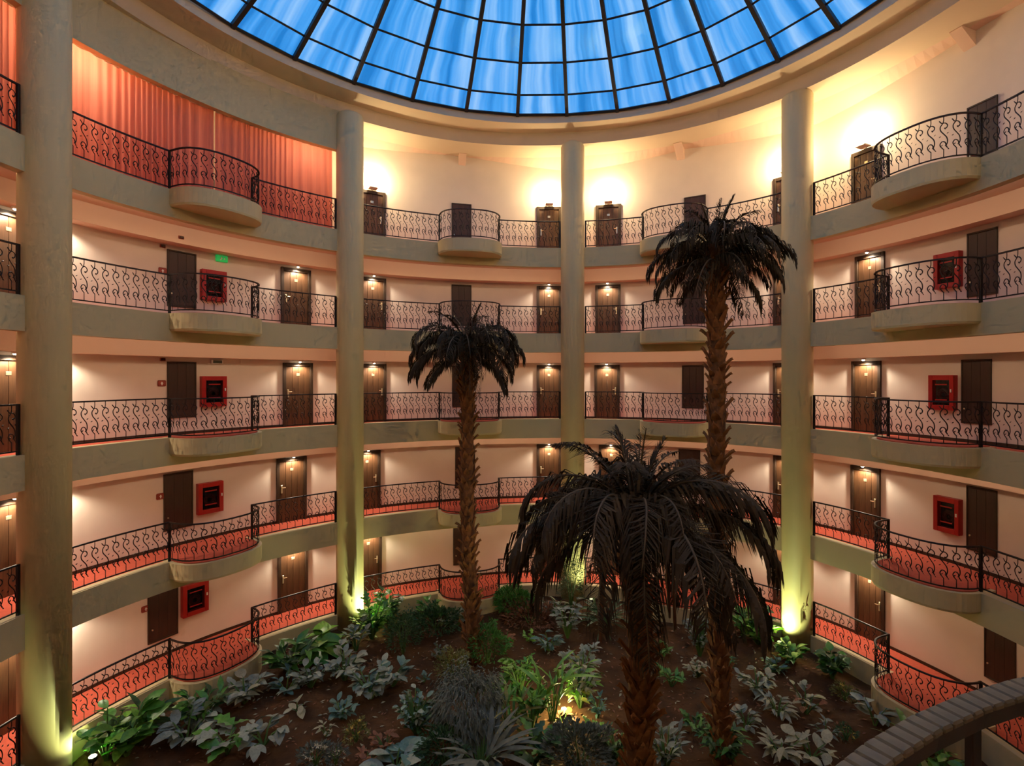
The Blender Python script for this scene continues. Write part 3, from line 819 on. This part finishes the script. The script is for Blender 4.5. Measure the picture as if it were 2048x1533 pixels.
# ------------------------------------------------------------------ garden plants
def leaf_mesh(material, var):
    key = ('leaf', material, var)
    if key in _m: return _m[key]
    # unit leaf along +X; var 0 oval, 1 pointed, 2 long strap, 3 lobed, 4 heart
    shp = {0: [(.0, .03), (.15, .17), (.38, .27), (.62, .26), (.85, .15), (1, .02)], 1: [(0, .02), (.15, .12), (.35, .19), (.6, .15), (.82, .07), (1, .005)],
           2: [(0, .03), (.2, .05), (.45, .06), (.7, .05), (.88, .03), (1, .004)], 3: [(0, .03), (.15, .24), (.3, .13), (.5, .30), (.66, .13), (.8, .17), (1, .01)],
           4: [(-.1, .12), (.08, .32), (.3, .38), (.55, .30), (.8, .14), (1, .01)]}[var]
    dr = {0: .22, 1: .30, 2: .55, 3: .2, 4: .3}[var]
    v = []; f = []
    for x, w_ in shp:
        z = -dr * max(0, x) ** 2 + .08 * x
        v += [(x, -w_, z + w_ * .25), (x, 0, z), (x, w_, z + w_ * .25)]
    for i in range(len(shp) - 1):
        for j in (0, 1): f.append((i * 3 + j, i * 3 + j + 1, i * 3 + 4 + j, i * 3 + 3 + j))
    me = mesh('leaf', v, f, material, True); _m[key] = me; return me
cnt_pl = 0
def place(px, py, size_px):
    d = FPX * (EYE + .48) / (py - HORIZON); p = gz(at(px, py, d)); W = size_px * d / FPX
    t = math.atan2(p.y - CY, p.x - CX); r = math.hypot(p.x - CX, p.y - CY); lim = edge_r(t) - .12 - .46 * W
    for m in BAYM[1:]:
        dt = abs((t - m + PI) % (2 * PI) - PI)
        if dt * 9.4 < a_ + .4 * W: lim = min(lim, edge_r(t) - b_ * max(0, 1 - (dt * 9.4 / (a_ + .4 * W)) ** 3) ** .4 - .4 * W)
    for c in COLT[1:5]:
        dt = abs((t - c + PI) % (2 * PI) - PI)
        if dt * 9.4 < COL_R: lim = min(lim, edge_r(t) - COL_R - .45 * W)
    if r > lim: p = gz(P(t, lim, 0))
    return p, W
def broad(name, px, py, w, label, material, var=0, n=18, tall=.5, up=.5, ll=.33, cat='plant', group='leafy plants of the garden', seed=None, mats=None, lift=0):
    """plant whose leaves can be told apart: stems and one object per leaf; w = spread in photo pixels"""
    rnd = random.Random(seed if seed is not None else int(px * 7 + py))
    p, W = place(px, py, w * 1.12)
    root = empty(name, p, rnd.uniform(0, 6)); tag(root, label, cat, group)
    mb = MB(); tips = []
    ns = max(4, n // 3)
    for i in range(ns):
        a = i * 2 * PI / ns + rnd.uniform(-.4, .4); r = W * .5 * rnd.uniform(.25, .62); h = W * tall * rnd.uniform(.5, 1.0)
        q = Vector((math.cos(a) * r, math.sin(a) * r, h)); mb.tube([(0, 0, -.05), q * .5 + Vector((0, 0, h * .12)), q], [.016 * W + .004, .012 * W + .003, .006 * W + .002], 4); tips.append((q, a))
    mb.build('stems', 'stem', root)
    n2 = n if var == 2 else int(n * 2.2)
    for i in range(n2):
        q, a = tips[i % ns]; u = rnd.uniform(.4, 1.0) if i >= ns else 1
        b = q * u; a2 = a + rnd.uniform(-1.5, 1.5); L = W * ll * rnd.uniform(.6, 1.25) * (1 if var == 2 else .72)
        mm = material if not mats else rnd.choice(mats)
        obj('leaf', leaf_mesh(mm, var), root, b, (rnd.uniform(-.5, .5), -rnd.uniform(up - .5, up + .3), a2), (L, L * rnd.uniform(.85, 1.15), L))
    return root
def shrub(name, px, py, w, hgt, label, material, n=420, ls=.07, cat='shrub', narrow=1.0, group='fine-leaved shrubs of the garden', droop=0.0, lw=.35, petals=None):
    """dense shrub of leaves too small to pick apart"""
    rnd = random.Random(int(px * 3 + py)); p, W = place(px, py, w); H = hgt * W / w
    root = empty(name, p); tag(root, label, cat, group)
    mb = MB(); st = MB()
    for i in range(7):
        a = i * .9; st.tube([(0, 0, -.05), (math.cos(a) * W * .12, math.sin(a) * W * .12, H * .4), (math.cos(a) * W * .3, math.sin(a) * W * .3, H * .8)], [.02, .014, .006], 4)
    st.build('stems', 'stem', root)
    for i in range(int(n * 2.4)):
        a = rnd.uniform(0, 2 * PI); ce = rnd.uniform(-.25, 1); rr = rnd.uniform(.55, 1) ** .5
        s = math.sqrt(max(0, 1 - ce * ce))
        lump = 1 + .22 * math.sin(a * 3 + ce * 4 + px) + .12 * math.sin(a * 7 + ce * 9)
        c = Vector((math.cos(a) * s * W * .5 * rr * lump * narrow, math.sin(a) * s * W * .5 * rr * lump * narrow, H * .42 + ce * H * .55 * rr * lump))
        d = Vector((math.cos(a) * s, math.sin(a) * s, ce * .7 + .25 - droop)) + Vector((rnd.uniform(-.6, .6), rnd.uniform(-.6, .6), rnd.uniform(-.5, .5))); d.normalize()
        L = ls * W * rnd.uniform(.7, 1.4) * 1.8; sd = d.cross(Vector((rnd.uniform(-1, 1), rnd.uniform(-1, 1), 1))).normalized() * L * lw * .5
        m_ = c + d * L * .45 + Vector((0, 0, L * .06)); e = c + d * L - Vector((0, 0, L * (.12 + droop * .5)))
        mb.add([c, m_ + sd, e, m_ - sd], [(0, 1, 2, 3)])
    o = mb.build('foliage', material, root, norm=False); o['kind'] = 'stuff'
    if petals:
        for i in range(petals[1]):
            a = rnd.uniform(0, 2 * PI); r = W * .45 * math.sqrt(rnd.random()); z = H * (1 - .6 * (r / W * 2) ** 2) * rnd.uniform(.75, 1.05)
            obj('flower', flower_mesh(petals[0]), root, (math.cos(a) * r, math.sin(a) * r, z), (rnd.uniform(-.6, .6), rnd.uniform(-.6, .6), a), W * petals[2])
    return root
def flower_mesh(material):
    key = ('flower', material)
    if key in _m: return _m[key]
    v = []; f = []
    for i in range(5):
        a = i * 2 * PI / 5; n = len(v)
        v += [(0, 0, 0), (.5 * math.cos(a - .45), .5 * math.sin(a - .45), .22), (math.cos(a), math.sin(a), .25), (.5 * math.cos(a + .45), .5 * math.sin(a + .45), .22)]
        f.append((n, n + 1, n + 2, n + 3))
    _m[key] = mesh('flower', v, f, material); return _m[key]

# lit bushes at the foot of the columns
broad('broadleaf_plant', 172, 1492, 135, 'bright green broad-leaved plant glowing at the foot of the leftmost column', 'lime', 0, 30, .55, .45, .36, mats=['lime', 'green', 'green'])
broad('broadleaf_plant', 205, 1470, 110, 'green broad-leaved plant right of the glowing lamp by the leftmost column', 'green', 1, 22, .6, .5, .4, mats=['lime', 'green', 'dgreen'])
broad('broadleaf_plant', 112, 1500, 90, 'single tall-stemmed green plant with few leaves before the leftmost column', 'green', 0, 7, 1.0, .4, .42)
broad('leafy_bush', 312, 1410, 110, 'dark green leafy bush under the ground railing, right of the leftmost column', 'dgreen', 1, 34, .5, .5, .33, mats=['dgreen', 'green'])
broad('broadleaf_plant', 262, 1482, 70, 'small pale plant with narrow leaves in the lower left corner of the garden', 'pale', 1, 14, .55, .5, .36)
broad('silver_plant', 402, 1440, 95, 'silver plant with rounded leaves below the left ground balcony', 'silver', 0, 12, .3, .2, .36)
broad('silver_plant', 372, 1482, 120, 'large silver-leaved plant near the bottom edge, second clump from the left', 'silver', 0, 17, .4, .3, .34)
broad('lobed_plant', 455, 1505, 110, 'grey-green plant with lobed leaves at the bottom edge, left of the white flowers', 'silver', 3, 12, .4, .3, .5, mats=['silver', 'green'])
broad('silver_plant', 527, 1490, 120, 'silver plant with spoon-shaped leaves near the bottom edge, third clump from the left', 'silver', 0, 16, .32, .25, .32)
broad('silver_plant', 483, 1400, 110, 'pale green-silver clump beside the left ground balcony', 'silver', 4, 24, .4, .4, .28, mats=['silver', 'pale', 'silver'])
broad('broadleaf_plant', 572, 1385, 75, 'small round grey-green clump right of the left ground balcony', 'silver', 0, 18, .45, .4, .32, mats=['silver', 'teal'])
broad('silver_plant', 598, 1425, 60, 'two-leaved pale seedling on bare soil left of the blue plant', 'pale', 0, 5, .3, .2, .5)
broad('blue_plant', 684, 1432, 75, 'small blue-green clump alone on bare soil', 'teal', 0, 26, .4, .4, .27)
shrub('flower_clump', 712, 1475, 45, 40, 'small clump of yellow flowers on bare soil near the bottom edge', 'olive', 160, .08, 'flowers', group='flowering clumps', petals=('yellow', 16, .10))
shrub('flower_clump', 632, 1528, 60, 40, 'left one of two cream flower clumps at the bottom edge', 'grey', 180, .08, 'flowers', group='flowering clumps', petals=('cream', 20, .10))
shrub('flower_clump', 672, 1530, 40, 36, 'right one of two cream flower clumps at the bottom edge', 'grey', 140, .08, 'flowers', group='flowering clumps', petals=('cream', 14, .10))
broad('leafy_bush', 545, 1325, 110, 'dark green bush with large leaves behind the left ground balcony', 'dgreen', 1, 30, .45, .5, .38, mats=['dgreen', 'green'])
broad('broadleaf_plant', 632, 1300, 110, 'flat yellow-green plant with big leaves left of the second column', 'green', 4, 14, .3, .2, .42, mats=['lime', 'green'])
broad('silver_plant', 622, 1375, 90, 'silver clump left of the big silver mass in the left half of the garden', 'silver', 0, 26, .4, .4, .26)
broad('silver_plant', 690, 1360, 105, 'left part of the big mass of rounded silver leaves', 'silver', 0, 34, .5, .4, .26)
broad('silver_plant', 742, 1392, 115, 'middle, lowest part of the big mass of rounded silver leaves', 'silver', 0, 36, .45, .4, .26, mats=['silver', 'silver', 'teal'])
broad('silver_plant', 785, 1370, 90, 'right part of the big mass of rounded silver leaves', 'silver', 0, 28, .45, .4, .28, mats=['silver', 'teal'])
broad('silver_plant', 712, 1305, 70, 'upright silver plant just below the bright bush at the second column', 'silver', 0, 18, .7, .5, .3)
shrub('dense_shrub', 806, 1312, 62, 85, 'narrow dark green shrub between the second column and the slender palm', 'dgreen', 700, .05)
broad('leafy_bush', 725, 1262, 85, 'bright green bush glowing at the foot of the second column', 'lime', 3, 46, .75, .5, .3, mats=['lime', 'green', 'green'])
broad('leafy_bush', 752, 1225, 62, 'green round bush rising above the glowing bush at the second column', 'green', 3, 44, 1.0, .4, .3, mats=['green', 'dgreen'])
broad('broadleaf_plant', 790, 1255, 70, 'low yellow-green plant right of the bush at the second column', 'lime', 1, 20, .3, .3, .35, mats=['olive', 'green'])
broad('broadleaf_plant', 852, 1228, 70, 'green leafy plant under the ground railing left of the slender palm', 'green', 3, 26, .45, .4, .28)
broad('broadleaf_plant', 900, 1222, 70, 'pale yellow-green low plant at the foot of the ground balcony behind the slender palm', 'olive', 3, 24, .35, .3, .26, mats=['olive', 'pale'])
shrub('dense_shrub', 1025, 1222, 75, 48, 'round dark green shrub under the ground railing right of the slender palm', 'green', 600, .055)
broad('silver_plant', 1110, 1232, 95, 'pale-leaved plants in front of the third column', 'pale', 0, 26, .25, .3, .22, mats=['pale', 'silver'])
shrub('conifer_shrub', 1142, 1235, 52, 120, 'tall feathery dark shrub in front of the third column', 'dgreen', 900, .05, narrow=.9, lw=.2)
broad('silver_plant', 1135, 1275, 80, 'silver shrub left of the nearest palm trunk, upper one', 'silver', 3, 34, .8, .4, .22)
broad('blue_plant', 1098, 1300, 72, 'bluish low plant with pointed leaves left of the nearest palm', 'teal', 1, 30, .4, .4, .3)
broad('broadleaf_plant', 1057, 1284, 42, 'tiny bright yellow-green plant on bare soil right of the slender palm', 'lime', 3, 14, .35, .4, .35)
shrub('dense_shrub', 975, 1322, 75, 75, 'green shrub right behind the foot of the slender palm', 'green', 650, .05)
broad('dry_plant', 1010, 1305, 55, 'dusty pink dry plant beside the foot of the slender palm', 'brown', 0, 24, .6, .5, .25)
broad('dry_plant', 880, 1312, 52, 'small grey clump left of the slender palm trunk', 'grey', 0, 26, .5, .4, .22)
shrub('dense_shrub', 908, 1358, 62, 58, 'olive shrub at the left foot of the slender palm', 'olive', 420, .06, petals=('cream', 8, .05))
broad('blue_plant', 848, 1362, 30, 'tiny bluish seedling on bare soil left of the slender palm', 'teal', 0, 8, .6, .5, .45)
broad('leafy_bush', 832, 1465, 110, 'round dark green bush with small leaves near the bottom centre', 'dgreen', 0, 90, .6, .4, .17, mats=['dgreen', 'teal', 'silver'])
shrub('weeping_shrub', 935, 1465, 135, 125, 'large grey-green weeping shrub in the middle of the garden', 'grey', 1500, .05, droop=.8, lw=.2)
broad('fern_plant', 1040, 1385, 95, 'bright green fern lit from below, left of the nearest palm', 'green', 3, 46, .8, .5, .22, mats=['green', 'lime'])
broad('leafy_bush', 1012, 1395, 60, 'deep green curled plant between the weeping shrub and the fern', 'green', 4, 14, .6, .6, .35)
broad('stalk_plant', 1062, 1470, 90, 'tall green plant with pointed leaves beside the ground lamp', 'green', 1, 26, 1.2, .9, .42, mats=['green', 'lime'])
broad('stalk_plant', 1105, 1455, 80, 'upright yellow-green plant with thick stalks behind the ground lamp', 'lime', 2, 24, 1.3, 1.1, .7)
broad('leafy_bush', 1160, 1415, 95, 'yellow-lit bush with drooping leaves left of the nearest palm trunk', 'olive', 1, 60, .8, .3, .3, mats=['olive', 'pale', 'lime'])
broad('silver_plant', 1165, 1350, 90, 'grey-green plant above the yellow-lit bush', 'silver', 3, 26, .5, .4, .3)
broad('blue_plant', 1196, 1440, 50, 'small teal plant touching the nearest palm trunk', 'teal', 1, 22, .7, .5, .35)
broad('broadleaf_plant', 1188, 1475, 50, 'small vivid lime plant low beside the nearest palm trunk', 'lime', 3, 12, .6, .5, .42)
broad('dry_plant', 1125, 1452, 90, 'heap of dry orange leaves around the ground lamp', 'brown', 0, 40, .18, .2, .22, mats=['brown', 'olive', 'brown'])
shrub('dense_shrub', 1160, 1540, 130, 85, 'rounded blue-grey mossy shrub at the bottom edge', 'grey', 1200, .045)
broad('fern_plant', 1232, 1525, 95, 'mid green feathery plant at the foot of the nearest palm', 'green', 3, 50, .7, .5, .2, mats=['green', 'dgreen'])
broad('dry_plant', 770, 1500, 75, 'reddish dry clump above the blue-green rosette at the bottom edge', 'brown', 0, 30, .35, .4, .26)
broad('dry_plant', 738, 1530, 60, 'reddish dry clump in the bottom edge left of the blue-green rosette', 'brown', 0, 26, .4, .4, .28)
broad('rosette_plant', 792, 1535, 120, 'blue-green rosette of thick leaves at the bottom edge', 'teal', 0, 22, .25, .35, .42, mats=['teal', 'silver'])
broad('grass_tussock', 962, 1540, 150, 'dry grey grass tussock at the bottom edge', 'grey', 2, 90, .3, .9, .5, cat='grass')
broad('broadleaf_plant', 1072, 1535, 90, 'dark green fan-leaved plant at the bottom edge right of the grass tussock', 'dgreen', 3, 18, .5, .6, .5, mats=['dgreen', 'green'])
# right half
broad('broadleaf_plant', 1322, 1312, 52, 'green rosette right of the nearest palm trunk, upper one', 'green', 1, 18, .4, .5, .42)
broad('broadleaf_plant', 1343, 1370, 58, 'green rosette right of the nearest palm trunk, lower one', 'green', 1, 18, .5, .5, .4)
broad('silver_plant', 1400, 1310, 78, 'tall silver shrub left of the tallest palm trunk', 'silver', 0, 60, 1.0, .4, .18, mats=['silver', 'grey', 'silver'])
broad('silver_plant', 1395, 1350, 60, 'pale leafy clump at the left side of the tallest palm trunk', 'pale', 0, 30, .5, .4, .22)
broad('leafy_bush', 1208, 1262, 70, 'dark fan of narrow leaves behind the nearest palm trunk', 'dgreen', 2, 40, .5, .7, .6)
broad('leafy_bush', 1498, 1268, 70, 'bright green upright plant left of the bush at the fourth column', 'lime', 1, 22, .6, .7, .4, mats=['lime', 'green'])
broad('leafy_bush', 1528, 1285, 80, 'yellow-green glowing bush at the foot of the fourth column', 'lime', 3, 40, .5, .5, .3, mats=['lime', 'lime', 'olive'])
broad('leafy_bush', 1545, 1262, 60, 'dark green bush rising over the glowing bush at the fourth column', 'green', 4, 42, 1.0, .4, .26, mats=['green', 'dgreen', 'lime'])
broad('leafy_bush', 1600, 1320, 70, 'dark green low plant right below the fourth column', 'dgreen', 4, 24, .4, .4, .3, mats=['dgreen', 'green'])
broad('leafy_bush', 1668, 1362, 80, 'round dark green bush under the ground railing right of the fourth column', 'dgreen', 4, 44, .6, .4, .26, mats=['dgreen', 'green', 'dgreen'])
broad('blue_plant', 1548, 1345, 70, 'dark bluish low plant right of the tallest palm', 'teal', 1, 24, .3, .4, .3, mats=['teal', 'dgreen'])
broad('pale_plant', 1515, 1385, 100, 'pale trailing plant right of the tallest palm trunk, upper one', 'pale', 0, 40, .3, .3, .22, mats=['pale', 'silver'])
broad('pale_plant', 1555, 1432, 90, 'pale trailing plant right of the tallest palm trunk, middle one', 'silver', 1, 26, .35, .3, .3, mats=['pale', 'silver'])
broad('pale_plant', 1612, 1425, 75, 'upright pale plant with one pinkish leaf in the right of the garden', 'pale', 0, 16, .7, .5, .34, mats=['pale', 'silver', 'pale', 'brown'])
broad('pale_plant', 1562, 1510, 110, 'white-leaved star-shaped plant near the bottom, left of its twin', 'pale', 1, 18, .3, .4, .36)
broad('pale_plant', 1622, 1512, 110, 'white-leaved sprawling plant near the bottom, left of the black handrail', 'pale', 0, 16, .35, .3, .34)
broad('leafy_bush', 1446, 1520, 130, 'dark green bush hiding the foot of the tallest palm', 'dgreen', 1, 90, .45, .4, .22, mats=['dgreen', 'green', 'dgreen'])
broad('silver_plant', 1332, 1535, 95, 'grey-green tuft at the bottom edge between the two near palms', 'silver', 1, 40, .7, .7, .3, mats=['silver', 'grey'])
broad('silver_plant', 1752, 1450, 80, 'silver plant with large rounded leaves beside the right ground balcony', 'silver', 0, 12, .6, .4, .42)
shrub('flower_clump', 1690, 1398, 40, 30, 'small yellow-flowered clump in front of the right ground balcony', 'olive', 140, .08, 'flowers', group='flowering clumps', petals=('yellow', 9, .10))
shrub('flower_clump', 1692, 1478, 36, 26, 'small yellow-flowered clump left of the black handrail', 'dgreen', 120, .08, 'flowers', group='flowering clumps', petals=('yellow', 6, .12))
broad('strap_plant', 1835, 1540, 90, 'green strap-leaved plant below the black handrail', 'green', 2, 16, .6, .7, .8, mats=['green', 'olive'])
broad('broadleaf_plant', 1925, 1540, 110, 'bright green round-leaved plant at the bottom edge under the handrail post', 'lime', 0, 22, .6, .5, .3, mats=['lime', 'green'])
broad('leafy_bush', 1880, 1490, 80, 'yellow-green plant between the right ground balcony and the handrail post', 'olive', 1, 24, .4, .4, .35, mats=['olive', 'lime'])

broad('silver_plant', 335, 1462, 80, 'small silver clump between the dark green bush and the bottom left plants', 'silver', 1, 20, .35, .3, .28)
broad('pale_plant', 652, 1470, 55, 'pale seedling on bare soil left of the yellow flowers', 'pale', 1, 8, .35, .3, .36)
broad('broadleaf_plant', 582, 1345, 70, 'low green clump between the left ground balcony and the second column', 'green', 0, 20, .4, .4, .3, mats=['green', 'dgreen', 'silver'])
shrub('dense_shrub', 872, 1265, 90, 40, 'low dark ground-cover shrub left of the slender palm', 'dgreen', 500, .05)
shrub('dense_shrub', 1060, 1248, 90, 36, 'low brownish ground-cover shrub right of the slender palm', 'brown', 420, .05)
broad('pale_plant', 1492, 1455, 80, 'pale leafy clump just right of the foot of the tallest palm', 'pale', 0, 22, .4, .35, .26, mats=['pale', 'silver'])
broad('silver_plant', 1652, 1470, 60, 'small silver clump left of the lower yellow flowers', 'silver', 1, 14, .4, .4, .34)
broad('broadleaf_plant', 1450, 1330, 60, 'low green plant right behind the tallest palm trunk', 'green', 1, 18, .4, .4, .34, mats=['green', 'dgreen'])
shrub('dense_shrub', 888, 1525, 90, 70, 'dark green low shrub at the bottom edge between rosette and grass', 'dgreen', 600, .055)
broad('fern_plant', 1015, 1470, 80, 'narrow green plant between the weeping shrub and the tall stalks', 'green', 2, 34, .7, .9, .6, mats=['green', 'olive'])
broad('broadleaf_plant', 1390, 1455, 60, 'small dark green plant between the two near palms', 'dgreen', 3, 16, .4, .4, .34, mats=['dgreen', 'green'])
broad('dry_plant', 1290, 1420, 70, 'dry brown leaf clump at the foot of the nearest palm', 'brown', 1, 20, .3, .3, .3)

# fallen leaves and clods: too many and too small to count
rnd = random.Random(99); mb = MB(); mb2 = MB()
for i in range(2600):
    t = rnd.uniform(rad(-5), rad(185)); r = edge_r(t) * math.sqrt(rnd.uniform(.02, .97)); x, y = CX + r * math.cos(t), CY + r * math.sin(t)
    if any(math.dist((x, y), tuple(P(c, edge_r(c) + .05, 0))[:2]) < .6 for c in COLT): continue
    z = soil_z(x, y) + .008; L = rnd.uniform(.025, .075); a = rnd.uniform(0, 6.28); dx, dy = math.cos(a) * L, math.sin(a) * L
    (mb if i % 3 else mb2).add([(x - dx, y - dy, z), (x - dy * .4, y + dx * .4, z + rnd.uniform(.0, .03)), (x + dx, y + dy, z + rnd.uniform(0, .03)), (x + dy * .4, y - dx * .4, z + .01)], [(0, 1, 2, 3)])
o = mb.build('leaf_litter', 'brown', norm=False); tag(o, 'dry brown leaf litter strewn over the soil', 'leaf litter', kind='stuff')
o = mb2.build('leaf_litter', 'pale', norm=False); tag(o, 'pale fallen leaves strewn over the soil', 'leaf litter', kind='stuff')

# ------------------------------------------------------------------ garden lamps
def garden_lamp(x, y, label, w, col, tilt=(0, 0), ang=150, dz=.12, light_dz=.12, lens='lens'):
    z = soil_z(x, y); root = empty('garden_spotlight', (x, y, z)); tag(root, label, 'lamp', 'garden spotlights')
    mb = MB(); mb.tube([(0, 0, -.15), (0, 0, dz - .02)], .015, 6); mb.build('stake', 'iron', root)
    mb = MB(); mb.lathe([(.03, dz - .03), (.075, dz), (.085, dz + .09), (.075, dz + .09)], 16); mb.build('lamp_housing', 'iron', root, True)
    mb = MB(); mb.lathe([(.072, dz + .085), (.06, dz + .10), (.02, dz + .108)], 16); mb.build('lamp_lens', lens, root, True)
    s = spotlight('lamp_light', root, (0, 0, dz + .12 + light_dz), w, rad(ang), col, .7, False, .06)
    s.rotation_euler = (PI + tilt[0], tilt[1], 0)
    if ang > 165: pointlight('lamp_glow', root, (0, 0, dz + .30), w * .5, col, .06)
GC = (.86, 1.0, .42)
for t, r, lab, w_ in ((rad(168.8), 9.25, 'glaring garden spotlight at the foot of the leftmost column', 1.21), (rad(124.0), 8.86, 'garden spotlight behind the bush at the foot of the second column', 1.0),
                     (rad(76.5), 9.0, 'garden spotlight behind the nearest palm at the foot of the third column', .6), (rad(40.6), 9.28, 'garden spotlight in the glowing bush at the foot of the fourth column', 1.0)):
    p = P(t, r, 0); garden_lamp(p.x, p.y, lab, GARDEN_W * w_, GC, lens='bulb' if w_ > 1.2 else 'lens')
p = gz(at(1128, 1430, FPX * 7.87 / 675)); garden_lamp(p.x, p.y, 'garden spotlight among dry leaves left of the nearest palm trunk', GARDEN_W * .8, (1.0, .82, .32), ang=170, light_dz=.2)

# ------------------------------------------------------------------ the balcony the viewer stands on
vm = -rad(90)
C0 = Vector((1.35, -.35)); EA, EB = 1.5, 1.287
pts = [(C0.x + EA * math.cos(q), C0.y + EB * math.sin(q)) for q in [rad(188) - i * rad(196) / 40 for i in range(41)]]
mb = MB(); ol = [(C0.x + (EA + .08) * math.cos(q), C0.y + (EB + .08) * math.sin(q)) for q in [rad(200) - i * rad(220) / 40 for i in range(41)]]
mb.prism(ol + [(ol[-1][0], ol[-1][1] - .3), (ol[0][0], ol[0][1] - .3)], FLOOR[2] + CURB - .43, FLOOR[2] + CURB - .004)
o = mb.build('balcony_slab', 'fascia'); tag(o, 'rounded beige balcony slab under the viewer', kind='structure')
x0, y0 = pts[0]
root = empty('gallery_railing', (x0, y0, FLOOR[2] + CURB)); tag(root, 'dark handrail of the near balcony in the lower right corner', 'railing', 'wrought-iron gallery railings')
q = [(x - x0, y - y0) for x, y in pts]
mb = MB(); mb.sweep(q, [(-.013, .912), (.013, .912), (.018, .94), (-.018, .94)]); mb.build('handrail', 'iron', root)
mb = MB(); mb.sweep(q, [(-.012, .06), (.012, .06), (.012, .085), (-.012, .085)]); mb.build('bottom_rail', 'iron', root)
mb = MB(); mb.box((-.0125, -.020, .938), (.0125, .020, .949), .003); SL = mb.mesh('handrail_slat', 'slat')
for x, y, a in resample(q, .027): obj('handrail_slat', SL, root, (x, y, 0), (0, 0, a))
ip = min(range(len(pts)), key=lambda j: abs(pts[j][0] - .878 * pts[j][1]) if pts[j][1] > .3 else 9)
for i in (2, ip, 32, 39):
    mb = MB(); mb.box((-.008, -.008, -.02), (.008, .008, .915), .002); mb.build('post', 'iron', root, loc=(q[i][0], q[i][1], 0))
downlight(rad(262), FLOOR[2], 'small lamp of the third gallery behind the viewer')
for i, a in enumerate((-17, -39, -61, -84, 252, 228)):
    uplight(rad(a), FLOOR[4], 'warm wall light behind the viewer, %s from the right along the top gallery' % ('first', 'second', 'third', 'fourth', 'fifth', 'sixth')[i], .9)
